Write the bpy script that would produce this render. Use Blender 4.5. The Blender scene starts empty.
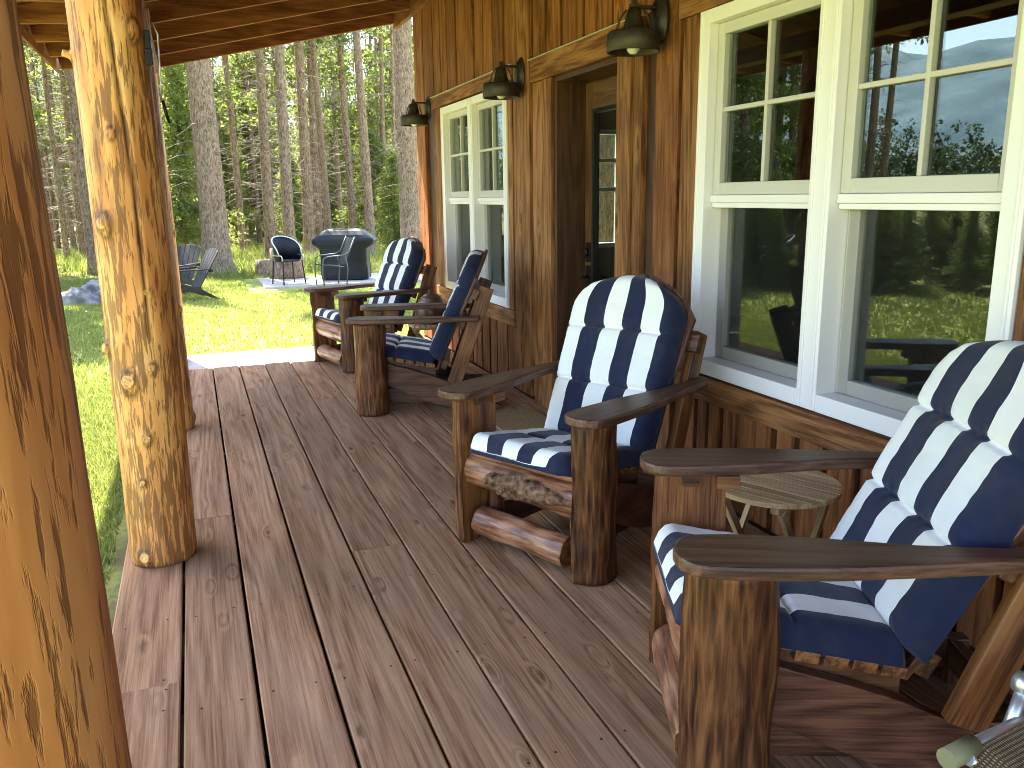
import bpy, bmesh, math, random
import numpy as np
from mathutils import Matrix, Vector, noise as mnoise

random.seed(7)
rng = np.random.default_rng(7)
PI = math.pi
S = bpy.context.scene
C = S.collection
R = math.radians


# ------------------------------------------------------------------ mesh builder
class MB:
    def __init__(self):
        self.v, self.f, self.mi, self.sm, self.gc, self.rn = [], [], [], [], [], []

    def add(self, verts, faces, gc=None, rn=None, mi=0, smooth=False):
        b = len(self.v)
        self.v += [tuple(p) for p in verts]
        self.f += [tuple(i + b for i in fc) for fc in faces]
        n = len(faces)
        self.mi += [mi] * n if isinstance(mi, int) else list(mi)
        self.sm += [smooth] * n if isinstance(smooth, bool) else list(smooth)
        if gc is None:
            gc = verts
        self.gc += [tuple(p) for p in gc]
        if rn is None:
            rn = random.random()
        self.rn += list(rn) if hasattr(rn, '__len__') else [rn] * len(verts)
        return b

    def box(self, c, s, rot=None, grain=0, rn=None, mi=0):
        off = [random.uniform(0, 50) for _ in range(3)]
        vs, gc = [], []
        perm = {0: (0, 1, 2), 1: (1, 0, 2), 2: (2, 0, 1)}[grain]
        for i in (-.5, .5):
            for j in (-.5, .5):
                for k in (-.5, .5):
                    p = Vector((i * s[0], j * s[1], k * s[2]))
                    gc.append(tuple(p[perm[a]] + off[a] for a in range(3)))
                    if rot is not None:
                        p = rot @ p
                    vs.append(p + Vector(c))
        fs = [(0, 1, 3, 2), (4, 6, 7, 5), (0, 4, 5, 1), (2, 3, 7, 6), (0, 2, 6, 4), (1, 5, 7, 3)]
        self.add(vs, fs, gc, rn, mi)

    def prism(self, pts, t, M=None, rn=None, mi=0):
        """outline in local XY (grain along X), thickness t along local Z"""
        off = [random.uniform(0, 50) for _ in range(3)]
        n = len(pts)
        loc = [Vector((p[0], p[1], -t / 2)) for p in pts] + [Vector((p[0], p[1], t / 2)) for p in pts]
        gc = [tuple(p[a] + off[a] for a in range(3)) for p in loc]
        vs = [M @ p for p in loc] if M is not None else loc
        fs = [tuple(range(n - 1, -1, -1)), tuple(range(n, 2 * n))]
        fs += [(i, (i + 1) % n, (i + 1) % n + n, i + n) for i in range(n)]
        self.add(vs, fs, gc, rn, mi)

    def tube(self, pts, r, seg=8, rn=None, mi=0, caps=True, smooth=True, radfn=None):
        pts = [Vector(p) for p in pts]
        n = len(pts)
        rs = r if hasattr(r, '__len__') else [r] * n
        off = [random.uniform(0, 50) for _ in range(3)]
        vs, gc, fs = [], [], []
        a = 0.0
        t0 = (pts[1] - pts[0]).normalized()
        up = Vector((0, 0, 1)) if abs(t0.z) < .9 else Vector((1, 0, 0))
        e1 = t0.cross(up).normalized()
        for i, p in enumerate(pts):
            t = (pts[min(i + 1, n - 1)] - pts[max(i - 1, 0)]).normalized()
            e1 = (e1 - t * e1.dot(t)).normalized()
            e2 = t.cross(e1)
            if i:
                a += (p - pts[i - 1]).length
            for k in range(seg):
                th = 2 * PI * k / seg
                rr = rs[i] * (radfn(a, th) if radfn else 1)
                cx, cy = rr * math.cos(th), rr * math.sin(th)
                vs.append(p + e1 * cx + e2 * cy)
                gc.append((a + off[0], cx + off[1], cy + off[2]))
        for i in range(n - 1):
            for k in range(seg):
                k2 = (k + 1) % seg
                fs.append((i * seg + k, i * seg + k2, (i + 1) * seg + k2, (i + 1) * seg + k))
        sm = [smooth] * len(fs)
        if caps:
            fs.append(tuple(range(seg - 1, -1, -1)))
            fs.append(tuple((n - 1) * seg + k for k in range(seg)))
            sm += [False, False]
        self.add(vs, fs, gc, rn, mi, sm)

    def lathe(self, prof, seg=24, M=None, rn=None, mi=0, smooth=True):
        vs, fs = [], []
        n = len(prof)
        for r, z in prof:
            for k in range(seg):
                th = 2 * PI * k / seg
                p = Vector((r * math.cos(th), r * math.sin(th), z))
                vs.append(M @ p if M is not None else p)
        for i in range(n - 1):
            for k in range(seg):
                k2 = (k + 1) % seg
                fs.append((i * seg + k, i * seg + k2, (i + 1) * seg + k2, (i + 1) * seg + k))
        self.add(vs, fs, None, rn, mi, smooth)

    def log(self, p0, p1, r, flat=None, seg=28, rings=26, amp=.05, fcut=0.0, rn=None, seed=0., bump=None, capmi=0, r1=None, mifn=None):
        """a log from p0 to p1; 'flat' a direction: the side of the log towards it is sawn off at fcut*r from the axis"""
        p0, p1 = Vector(p0), Vector(p1)
        ax = (p1 - p0)
        L = ax.length
        ax.normalize()
        if flat is not None:
            e1 = Vector(flat).normalized()
            e1 = (e1 - ax * e1.dot(ax)).normalized()
        else:
            up = Vector((0, 0, 1)) if abs(ax.z) < .9 else Vector((1, 0, 0))
            e1 = ax.cross(up).normalized()
        e2 = ax.cross(e1)
        off = [random.uniform(0, 50) for _ in range(3)]
        vs, gc, fs, sm, mi = [], [], [], [], []
        for i in range(rings + 1):
            a = L * i / rings
            rr0 = r + ((r1 if r1 is not None else r) - r) * i / rings
            for k in range(seg):
                th = 2 * PI * k / seg
                nz = mnoise.noise(Vector((a * 5 + seed, math.cos(th) * 1.3, math.sin(th) * 1.3 + seed))) * amp
                nz += mnoise.noise(Vector((a * 16 + seed, math.cos(th) * 4, math.sin(th) * 4))) * amp * .35
                rr = rr0 * (1 + nz)
                if bump:
                    rr *= 1 + bump(a / L, th)
                cx, cy = rr * math.cos(th), rr * math.sin(th)
                if flat is not None and cx > fcut * r:
                    cx = fcut * r
                vs.append(p0 + ax * a + e1 * cx + e2 * cy)
                gc.append((a + off[0], cx + off[1], cy + off[2]))
        for i in range(rings):
            for k in range(seg):
                k2 = (k + 1) % seg
                fs.append((i * seg + k, i * seg + k2, (i + 1) * seg + k2, (i + 1) * seg + k))
                th = 2 * PI * (k + .5) / seg
                isflat = flat is not None and math.cos(th) * 1.0 > fcut + .12
                sm.append(not isflat)
                q = mifn((i + .5) / rings, th) if mifn else None
                mi.append(capmi if isflat else (q if q is not None else 0))
        fs.append(tuple(range(seg - 1, -1, -1)))
        fs.append(tuple(rings * seg + k for k in range(seg)))
        sm += [False, False]
        mi += [capmi, capmi]
        self.add(vs, fs, gc, rn, mi, sm)

    def build(self, name, mats, parent=None, bevel=0, world=False, autosm=False):
        me = bpy.data.meshes.new(name)
        me.from_pydata(self.v, [], self.f)
        if not isinstance(mats, (list, tuple)):
            mats = [mats]
        for m in mats:
            me.materials.append(m)
        me.polygons.foreach_set('material_index', self.mi)
        me.polygons.foreach_set('use_smooth', self.sm)
        a = me.attributes.new('gc', 'FLOAT_VECTOR', 'POINT')
        a.data.foreach_set('vector', np.array(self.gc, np.float32).ravel())
        a = me.attributes.new('rn', 'FLOAT', 'POINT')
        a.data.foreach_set('value', np.array(self.rn, np.float32))
        me.update()
        o = bpy.data.objects.new(name, me)
        C.objects.link(o)
        if parent is not None:
            o.parent = parent
            if world:
                w = Vector((0, 0, 0))
                q = parent
                while q is not None:
                    w += q.location
                    q = q.parent
                o.location = -w
        if bevel:
            md = o.modifiers.new('edge', 'BEVEL')
            md.width = bevel
            md.segments = 2
            md.limit_method = 'ANGLE'
            md.angle_limit = R(40)
            md.harden_normals = False
        return o


def thing(name, label, cat, loc=(0, 0, 0), rz=0., group=None):
    o = bpy.data.objects.new(name, None)
    o.empty_display_size = .1
    C.objects.link(o)
    o.location = loc
    o.rotation_euler = (0, 0, rz)
    return tag(o, label, cat, group)


def tag(o, label, cat, group=None):
    o['label'] = label
    o['category'] = cat
    if group:
        o['group'] = group
    return o


def struct(o, kind='structure'):
    o['kind'] = kind
    return o


KIDS = {}


def kids(o):
    return [c for c in C.objects if c.parent == o]


def copy_tree(o, parent=None):
    c = o.copy()
    C.objects.link(c)
    if parent is not None:
        c.parent = parent
    for ch in kids(o):
        copy_tree(ch, c)
    return c


# ------------------------------------------------------------------ materials
def mat(name):
    m = bpy.data.materials.new(name)
    m.use_nodes = True
    nt = m.node_tree
    nt.nodes.clear()
    return m, nt


class G:
    """tiny node-graph helper"""

    def __init__(self, nt):
        self.nt = nt

    def n(self, t, ins=None, **props):
        nd = self.nt.nodes.new(t)
        for k, v in props.items():
            setattr(nd, k, v)
        for k, v in (ins or {}).items():
            s = nd.inputs[k]
            if isinstance(v, bpy.types.NodeSocket):
                self.nt.links.new(v, s)
            else:
                s.default_value = v
        return nd

    def math(self, op, a, b=0., c=0., clamp=False):
        nd = self.n('ShaderNodeMath', {0: a, 1: b, 2: c}, operation=op, use_clamp=clamp)
        return nd.outputs[0]

    def vmul(self, v, s):
        return self.n('ShaderNodeVectorMath', {0: v, 1: s}, operation='MULTIPLY').outputs[0]

    def noise(self, v, scale, detail=4, rough=.55, dist=0.):
        return self.n('ShaderNodeTexNoise', {'Vector': v, 'Scale': scale, 'Detail': detail, 'Roughness': rough, 'Distortion': dist}).outputs['Fac']

    def ramp(self, f, stops, interp='LINEAR'):
        nd = self.n('ShaderNodeValToRGB', {'Fac': f})
        cr = nd.color_ramp
        cr.interpolation = interp
        while len(cr.elements) < len(stops):
            cr.elements.new(.5)
        for e, (p, c) in zip(cr.elements, stops):
            e.position = p
            e.color = (*c, 1) if len(c) == 3 else c
        return nd.outputs['Color']

    def smooth(self, f, a, b, lo=0., hi=1.):
        nd = self.n('ShaderNodeMapRange', {'Value': f, 'From Min': a, 'From Max': b, 'To Min': lo, 'To Max': hi}, interpolation_type='SMOOTHSTEP')
        return nd.outputs[0]

    def mix(self, f, a, b, mode='MIX'):
        nd = self.n('ShaderNodeMix', None, data_type='RGBA', blend_type=mode)
        for s, v in ((nd.inputs[0], f), (nd.inputs[6], a), (nd.inputs[7], b)):
            if isinstance(v, bpy.types.NodeSocket):
                self.nt.links.new(v, s)
            else:
                s.default_value = v if not isinstance(v, tuple) or len(v) == 4 else (*v, 1)
        return nd.outputs[2]

    def attr(self, name, out='Vector'):
        return self.n('ShaderNodeAttribute', attribute_name=name).outputs[out]

    def bump(self, h, strength, dist=.01):
        return self.n('ShaderNodeBump', {'Height': h, 'Strength': strength, 'Distance': dist}).outputs[0]

    def out(self, sh):
        self.n('ShaderNodeOutputMaterial', {'Surface': sh})

    def pbr(self, col, rough=.6, normal=None, spec=.4, metal=0., extra=None):
        ins = {'Base Color': col if isinstance(col, bpy.types.NodeSocket) else (*col, 1), 'Roughness': rough,
               'Specular IOR Level': spec, 'Metallic': metal}
        if normal is not None:
            ins['Normal'] = normal
        ins.update(extra or {})
        nd = self.n('ShaderNodeBsdfPrincipled', ins)
        return nd.outputs[0]


def wood(name, dark, mid, light, rough=.6, grain=14., knots=.5, bump=.25, var=.45, spec=.3, stain=None, lng=1.6, con=1., kd=1.):
    m, nt = mat(name)
    g = G(nt)
    gc = g.attr('gc')
    rn = g.attr('rn', 'Fac')
    kn = g.n('ShaderNodeTexVoronoi', {'Vector': g.vmul(gc, (2.1 * kd, 6.5 * kd, 6.5 * kd)), 'Scale': 1., 'Randomness': 1.})
    wob = g.math('MULTIPLY', g.noise(g.vmul(gc, (30, 70, 70)), 1., 3), .16)
    kv = g.math('ADD', kn.outputs['Distance'], g.math('SUBTRACT', wob, .08))
    pull = g.smooth(kn.outputs['Distance'], .0, .35, .06 * knots, 0.)
    warp = g.n('ShaderNodeVectorMath', {0: gc, 1: g.n('ShaderNodeCombineXYZ', {'X': 0., 'Y': pull, 'Z': pull}).outputs[0]}, operation='ADD').outputs[0]
    a = g.noise(g.vmul(warp, (lng * .55, grain, grain)), 1., 3, .55, .5)
    rings = g.n('ShaderNodeTexNoise', {'Vector': g.vmul(warp, (lng * .3, grain * .35, grain * .35)), 'Scale': 1., 'Detail': 1.}).outputs['Fac']
    bands = g.math('SINE', g.math('MULTIPLY', rings, 75.))
    fine = g.noise(g.vmul(gc, (lng * 2.4, grain * 8, grain * 8)), 1., 4, .7)
    f = g.math('ADD', g.math('MULTIPLY', a, .34), g.math('ADD', g.math('MULTIPLY', fine, .61), g.math('MULTIPLY', bands, .05)))
    w_ = .13 / con
    col = g.ramp(f, [(.475 - w_, dark), (.475, mid), (.475 + w_, light)])
    km = g.smooth(kv, .03, .15, 1., 0.)
    sz = g.n('ShaderNodeSeparateColor', {0: kn.outputs['Color']}).outputs[0]
    km = g.math('MULTIPLY', km, g.math('MULTIPLY', g.smooth(sz, .25, .6), knots), clamp=True)
    col = g.mix(km, col, tuple(c * .4 for c in dark))
    val = g.math('ADD', 1. - var / 2, g.math('MULTIPLY', rn, var))
    col = g.mix(1., col, g.n('ShaderNodeCombineColor', {0: val, 1: val, 2: val}).outputs[0], 'MULTIPLY')
    if stain is not None:
        w = g.n('ShaderNodeTexCoord').outputs['Object']
        sn = g.smooth(g.noise(g.vmul(w, (.5, 1., 1.)), 2.6, 6, .7), .45, .7)
        col = g.mix(g.math('MULTIPLY', sn, .5), col, stain)
    h = g.math('ADD', g.math('MULTIPLY', fine, .6), g.math('MULTIPLY', bands, .12))
    rg = g.math('ADD', rough - .1, g.math('MULTIPLY', fine, .2))
    g.out(g.pbr(col, rg, g.bump(h, bump, .004), spec))
    return m


def bark(name, dark, mid, light, sc=1., bumpd=.02, rough=.9, fx=7., fy=22.):
    m, nt = mat(name)
    g = G(nt)
    gc = g.attr('gc')
    rn = g.attr('rn', 'Fac')
    v = g.vmul(gc, (fx * sc, fy * sc, fy * sc))
    w = g.noise(v, 1., 5, .65, .8)
    vo = g.n('ShaderNodeTexVoronoi', {'Vector': g.vmul(gc, (fx * 2 * sc, fy * 1.5 * sc, fy * 1.5 * sc)), 'Scale': 1.}).outputs['Distance']
    f = g.math('ADD', g.math('MULTIPLY', w, .75), g.math('MULTIPLY', vo, .3))
    col = g.ramp(f, [(.35, dark), (.52, mid), (.72, light)])
    val = g.math('ADD', .75, g.math('MULTIPLY', rn, .5))
    col = g.mix(1., col, g.n('ShaderNodeCombineColor', {0: val, 1: val, 2: val}).outputs[0], 'MULTIPLY')
    g.out(g.pbr(col, rough, g.bump(f, .8, bumpd), .2))
    return m


def peeled(name):
    """peeled golden log: vertical flecks of dark inner bark left on honey wood; rn carries cracks and knots"""
    m, nt = mat(name)
    g = G(nt)
    gc = g.attr('gc')
    rn = g.attr('rn', 'Fac')
    base = g.noise(g.vmul(gc, (1.4, 9, 9)), 1., 4, .6, .4)
    col = g.ramp(base, [(.3, (.40, .15, .04)), (.5, (.64, .28, .082)), (.7, (.77, .42, .155))])
    fl = g.noise(g.vmul(gc, (8., 72, 72)), 1., 4, .6, .3)
    zone = g.noise(g.vmul(gc, (1.1, 4.5, 4.5)), 1., 3, .55)
    fm = g.smooth(g.math('ADD', g.math('MULTIPLY', fl, .70), g.math('MULTIPLY', zone, .40)), .535, .60)
    col = g.mix(g.math('MULTIPLY', fm, .72), col, (.12, .045, .014, 1))
    st = g.smooth(g.noise(g.vmul(gc, (.8, 6.5, 6.5)), 1., 5, .65, .7), .57, .68)
    col = g.mix(g.math('MULTIPLY', st, .6), col, (.12, .046, .015, 1))
    col = g.mix(g.math('SUBTRACT', 1., rn, clamp=True), col, (.03, .014, .006, 1))
    h = g.math('ADD', g.math('MULTIPLY', fm, -.6), base)
    g.out(g.pbr(col, .55, g.bump(h, .5, .006), .35))
    return m


def plain(name, col, rough=.5, metal=0., spec=.4, bump=0., bscale=60, var=.0):
    m, nt = mat(name)
    g = G(nt)
    tc = g.n('ShaderNodeTexCoord').outputs['Object']
    nz = g.noise(tc, bscale, 4, .6)
    c = (*col, 1)
    if var:
        big = g.noise(tc, bscale * .15, 5, .6)
        c = g.mix(g.smooth(big, .35, .65), tuple(x * (1 - var) for x in col), tuple(min(1, x * (1 + var)) for x in col))
    else:
        c = g.mix(0., c, c)
    rg = g.math('ADD', rough - .06, g.math('MULTIPLY', nz, .12))
    g.out(g.pbr(c, rg, g.bump(nz, bump, .002) if bump else None, spec, metal))
    return m


def leafy(name, c1, c2, c3, trans=.45):
    m, nt = mat(name)
    g = G(nt)
    rn = g.attr('rn', 'Fac')
    oi = g.n('ShaderNodeObjectInfo').outputs['Random']
    f = g.math('ADD', g.math('MULTIPLY', rn, .7), g.math('MULTIPLY', oi, .3))
    col = g.ramp(f, [(.1, c1), (.5, c2), (.9, c3)])
    d = g.pbr(col, .6, None, .25)
    t = g.n('ShaderNodeBsdfTranslucent', {'Color': g.mix(.5, col, (.16, .2, .03, 1))}).outputs[0]
    mx = g.n('ShaderNodeMixShader', {0: trans, 1: d, 2: t}).outputs[0]
    g.out(mx)
    return m


def striped():
    m, nt = mat('striped_canvas')
    g = G(nt)
    rn = g.attr('rn', 'Fac')
    gc = g.attr('gc')
    nv, wh = (.012, .016, .045), (.78, .77, .75)
    wob = g.math('MULTIPLY', g.math('SUBTRACT', g.noise(gc, 9., 2), .5), .012)
    f = g.math('ADD', rn, wob)
    col = g.ramp(f, [(0., wh), (.185, nv), (.37, wh), (.54, nv), (.71, wh), (.875, nv)], 'CONSTANT')
    brown_f = g.smooth(g.noise(gc, 6., 5, .65), .45, .75)  # faint dirt on the canvas
    col = g.mix(g.math('MULTIPLY', brown_f, .05), col, (.30, .26, .18, 1))
    wv = g.n('ShaderNodeTexWave', {'Vector': gc, 'Scale': 160., 'Distortion': 1.}, bands_direction='X').outputs['Fac']
    wv2 = g.n('ShaderNodeTexWave', {'Vector': gc, 'Scale': 160., 'Distortion': 1.}, bands_direction='Y').outputs['Fac']
    wr = g.noise(g.vmul(gc, (14, 6, 6)), 1., 4, .6)
    h = g.math('ADD', g.math('MULTIPLY', g.math('ADD', wv, wv2), .06), wr)
    d = g.pbr(col, .85, g.bump(h, .35, .006), .15, extra={'Sheen Weight': .15})
    g.out(d)
    return m


def glass(name, f0=.07, tint=(.80, .86, .82), haze=0.):
    m, nt = mat(name)
    g = G(nt)
    fc = g.n('ShaderNodeLayerWeight', {'Blend': .5}).outputs['Facing']
    f = g.math('ADD', f0, g.math('MULTIPLY', g.math('POWER', fc, 5.), 1 - f0), clamp=True)
    tc = g.n('ShaderNodeTexCoord').outputs['Object']
    w = g.bump(g.noise(tc, 1.7, 1), .02, .02)
    gl = g.n('ShaderNodeBsdfGlossy', {'Color': (.95, 1, .98, 1), 'Roughness': 0., 'Normal': w}).outputs[0]
    tr = g.n('ShaderNodeBsdfTransparent', {'Color': (*tint, 1)}).outputs[0]
    g.out(g.n('ShaderNodeMixShader', {0: f, 1: tr, 2: gl}).outputs[0])
    return m


def screen_mat():
    m, nt = mat('insect_screen')
    g = G(nt)
    d = g.pbr((.02, .02, .02), .7, None, .2)
    t = g.n('ShaderNodeBsdfTransparent', {'Color': (1, 1, 1, 1)}).outputs[0]
    g.out(g.n('ShaderNodeMixShader', {0: .13, 1: t, 2: d}).outputs[0])
    return m


def ground_mat():
    m, nt = mat('lawn_ground')
    g = G(nt)
    p = g.n('ShaderNodeTexCoord').outputs['Object']
    n1 = g.noise(p, 1.3, 6, .65)
    n2 = g.noise(p, 14., 5, .7)
    n3 = g.noise(p, .23, 4, .6)
    f = g.math('ADD', g.math('MULTIPLY', n1, .5), g.math('MULTIPLY', n2, .5))
    grass = g.ramp(f, [(.32, (.13, .165, .035)), (.5, (.26, .295, .075)), (.68, (.40, .40, .13))])
    straw = g.mix(g.smooth(n3, .45, .62), grass, (.36, .33, .12, 1))
    grass = g.mix(.35, grass, straw)
    litter = g.ramp(n2, [(.3, (.05, .04, .02)), (.5, (.12, .10, .05)), (.7, (.2, .17, .09))])
    sx = g.n('ShaderNodeSeparateXYZ', {0: p})
    far = g.smooth(g.math('ADD', sx.outputs[0], g.math('MULTIPLY', n3, 9.)), 29., 38.)
    wood_f = g.math('MULTIPLY', far, g.smooth(n1, .35, .6), clamp=True)
    col = g.mix(wood_f, grass, litter)
    # darker brown strip along the deck
    yy = g.math('ADD', sx.outputs[1], g.math('MULTIPLY', g.math('SUBTRACT', n1, .5), .5))
    brown_f = g.math('MULTIPLY', g.smooth(yy, .62, .48), g.smooth(sx.outputs[0], 9., 8.5), clamp=True)
    col = g.mix(g.math('MULTIPLY', brown_f, .8), col, (.12, .085, .05, 1))
    g.out(g.pbr(col, .9, g.bump(f, .6, .03), .15))
    return m


M = {}
M['deck'] = wood('deck_wood', (.175, .08, .038), (.33, .172, .085), (.44, .255, .14), .72, 14., .8, .5, .30, .18, (.27, .165, .11, 1), 1.1, 1.0, 1.35)
M['siding'] = wood('cedar_siding', (.10, .033, .011), (.215, .077, .026), (.31, .125, .046), .66, 11., .9, .4, .42, .2, None, 1.6, 1.05, 1.25)
M['trim'] = wood('cedar_trim', (.10, .036, .012), (.22, .092, .032), (.33, .15, .055), .62, 11., .85, .35, .3, .22, None, 1.6, 1.25)
M['jamb'] = wood('dark_jamb_wood', (.03, .012, .006), (.06, .025, .012), (.09, .04, .02), .45, 13., .3, .2, .2, .35)
M['door'] = wood('door_wood', (.055, .024, .01), (.105, .05, .018), (.15, .072, .027), .45, 13., .3, .2, .2, .35)
M['rafter'] = wood('rafter_wood', (.09, .030, .012), (.165, .060, .024), (.23, .095, .042), .68, 10., .5, .2, .3, .15)
M['chair'] = wood('stained_chair_wood', (.035, .012, .006), (.085, .032, .013), (.15, .062, .026), .42, 12., .6, .25, .35, .4, None, 1.6, 1.2)
M['arm'] = wood('arm_wood', (.042, .018, .010), (.088, .039, .022), (.14, .066, .038), .42, 13., .25, .25, .25, .4, None, 1.6, 1.2)
M['slat'] = wood('red_slat_wood', (.045, .015, .008), (.10, .038, .021), (.16, .065, .036), .42, 12., .5, .2, .3, .35, None, 1.6, 1.1)
M['rail'] = wood('pink_log_wood', (.10, .034, .014), (.27, .11, .052), (.42, .21, .11), .36, 7., .9, .4, .3, .45, None, 2.4, 1.3)
M['sawn'] = wood('golden_sawn_wood', (.06, .019, .007), (.165, .058, .019), (.27, .112, .037), .42, 10., .8, .3, .3, .4, None, 1.4, 1.25)
M['teak'] = wood('teak_slats', (.28, .16, .075), (.46, .29, .15), (.58, .39, .22), .6, 14., .2, .2, .3, .25)
M['legbark'] = bark('varnished_bark', (.022, .008, .005), (.09, .033, .013), (.235, .095, .034), 1., .008, .40, 3.2, 40.)
M['burl'] = bark('burl_wood', (.03, .014, .008), (.15, .075, .04), (.31, .18, .105), 1.2, .010, .45, 12., 18.)
M['bark'] = bark('pine_bark', (.08, .052, .034), (.225, .153, .104), (.36, .26, .185), .9, .03)
M['twig'] = plain('dead_twigs', (.22, .18, .14), .9)
M['post'] = peeled('peeled_log')
M['knot'] = wood('knot_wood', (.30, .13, .04), (.55, .29, .09), (.68, .42, .17), .6, 40., .0, .3, .2)
M['fabric'] = striped()
M['white'] = plain('white_vinyl', (.81, .77, .76), .38, 0, .45, .03, 90)
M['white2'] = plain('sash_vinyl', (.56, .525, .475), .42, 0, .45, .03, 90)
M['glass'] = glass('window_glass', .085)
M['bronze'] = plain('bronze_metal', (.05, .041, .03), .5, .55, .5, .15, 120, .25)
M['black'] = plain('black_metal', (.015, .014, .013), .4, .6, .5)
M['bulb'] = plain('frosted_bulb', (.72, .72, .68), .25)
M['steel'] = plain('brushed_aluminium', (.62, .63, .64), .36, .85, .5)
M['tube'] = plain('grey_tube', (.10, .105, .11), .4, .3)
M['cap'] = plain('drip_cap', (.50, .46, .38), .45)
M['cover'] = plain('vinyl_cover', (.010, .012, .014), .5, 0., .3, .7, 9)
M['greychair'] = wood('dark_grey_boards', (.013, .012, .012), (.024, .022, .021), (.038, .036, .035), .6, 12., .1, .2, .2)
M['rock'] = plain('granite', (.23, .22, .205), .9, 0, .15, 1., 22, .5)
M['slab'] = plain('pale_slab', (.46, .43, .38), .85, 0, .2, .5, 30, .08)
M['mat'] = plain('coir_mat', (.30, .20, .09), .95, 0, .1, 1., 300, .15)
M['stumpend'] = wood('cut_stump', (.14, .09, .05), (.27, .19, .11), (.36, .27, .17), .8, 25., .1, .4, .2)
M['red'] = wood('red_painted_sticks', (.15, .02, .012), (.24, .035, .02), (.3, .05, .03), .5, 12., .0, .2, .3)
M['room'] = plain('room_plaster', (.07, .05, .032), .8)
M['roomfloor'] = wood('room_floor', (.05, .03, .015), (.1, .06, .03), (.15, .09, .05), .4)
M['curtain'] = plain('curtain_cloth', (.35, .33, .28), .9)
M['pot'] = plain('brown_glazed_clay', (.10, .045, .025), .3, 0, .5, .2, 20, .35)
M['sling'] = None
M['ground'] = ground_mat()
M['screen'] = screen_mat()
M['blade'] = leafy('grass_blades', (.15, .20, .035), (.29, .33, .08), (.43, .42, .15), .5)
M['needle'] = leafy('pine_needles', (.07, .10, .03), (.15, .19, .055), (.25, .27, .09), .6)
M['spruce'] = leafy('spruce_needles', (.09, .13, .03), (.19, .24, .06), (.32, .33, .10), .6)
M['farleaf'] = leafy('far_conifers', (.016, .034, .016), (.03, .058, .022), (.05, .085, .03), .2)


def sling_mat():
    m, nt = mat('tan_woven_sling')
    g = G(nt)
    gc = g.attr('gc')
    a = g.n('ShaderNodeTexWave', {'Vector': gc, 'Scale': 34., 'Distortion': 1.2, 'Detail Scale': 3.}, bands_direction='X').outputs['Fac']
    b = g.n('ShaderNodeTexWave', {'Vector': gc, 'Scale': 52., 'Distortion': 1.2, 'Detail Scale': 3.}, bands_direction='Y').outputs['Fac']
    f = g.math('MULTIPLY', a, b)
    col = g.ramp(f, [(.05, (.10, .065, .035)), (.4, (.32, .23, .13)), (.9, (.46, .36, .22))])
    g.out(g.pbr(col, .8, g.bump(f, .9, .004), .2))
    return m


M['sling'] = sling_mat()


def mountain_mat():
    m, nt = mat('haze_tinted_forest')
    g = G(nt)
    p = g.n('ShaderNodeTexCoord').outputs['Object']
    n1 = g.noise(p, .006, 8, .65)
    col = g.ramp(n1, [(.35, (.09, .14, .165)), (.55, (.14, .20, .23)), (.75, (.24, .29, .32))])  # forest colour with the blue of distant haze painted in
    g.out(g.pbr(col, .95, None, .1))
    return m


M['mountain'] = mountain_mat()

# ------------------------------------------------------------------ camera, light, world
F_PX, YAW, PIT, ROL, CAMH = 827.17, R(-20.689), R(-12.799), R(-.797), 1.5
fwd = Vector((math.cos(PIT) * math.cos(YAW), math.cos(PIT) * math.sin(YAW), math.sin(PIT)))
rgt = Vector((math.sin(YAW), -math.cos(YAW), 0))
upv = rgt.cross(fwd)
r2 = rgt * math.cos(ROL) + upv * math.sin(ROL)
u2 = upv * math.cos(ROL) - rgt * math.sin(ROL)
cam = bpy.data.cameras.new('camera')
camo = bpy.data.objects.new('camera', cam)
C.objects.link(camo)
mw = Matrix((( r2.x, u2.x, -fwd.x, 0), (r2.y, u2.y, -fwd.y, 0), (r2.z, u2.z, -fwd.z, CAMH), (0, 0, 0, 1)))
camo.matrix_world = mw
cam.sensor_width = 36
cam.lens = F_PX / 1024 * 36
cam.clip_start = .05
cam.clip_end = 12000
S.camera = camo

SUN = Vector((.55, .17, 1.0)).normalized()
sl = bpy.data.lights.new('sun', 'SUN')
sl.energy = 5.0
sl.angle = R(.53)
sl.color = (1, .94, .84)
so = bpy.data.objects.new('sun', sl)
C.objects.link(so)
so.rotation_euler = SUN.to_track_quat('Z', 'Y').to_euler()
so.location = (10, 5, 30)

w = bpy.data.worlds.new('World')
S.world = w
w.use_nodes = True
nt = w.node_tree
nt.nodes.clear()
sky = nt.nodes.new('ShaderNodeTexSky')
sky.sky_type = 'NISHITA'
sky.sun_disc = False
sky.sun_elevation = math.asin(SUN.z)
sky.sun_rotation = math.atan2(SUN.x, SUN.y)
sky.air_density = 1.0
sky.dust_density = 1.6
bg = nt.nodes.new('ShaderNodeBackground')
bg.inputs['Strength'].default_value = .15
wo = nt.nodes.new('ShaderNodeOutputWorld')
nt.links.new(sky.outputs[0], bg.inputs[0])
nt.links.new(bg.outputs[0], wo.inputs[0])

S.view_settings.view_transform = 'Standard'
S.view_settings.look = 'None'
S.view_settings.exposure = 2.95
S.view_settings.gamma = 1
S.render.engine = 'CYCLES'
cy = S.cycles
cy.filter_width = 1.0
cy.use_denoising = True
try:
    cy.denoiser = 'OPENIMAGEDENOISE'
    cy.denoising_input_passes = 'RGB_ALBEDO_NORMAL'
except Exception:
    pass
cy.use_adaptive_sampling = True
cy.adaptive_threshold = .012
cy.max_bounces = 9
cy.diffuse_bounces = 5
cy.glossy_bounces = 4
cy.transmission_bounces = 6
cy.transparent_max_bounces = 12
cy.sample_clamp_indirect = 6
cy.caustics_reflective = False
cy.caustics_refractive = False

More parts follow.
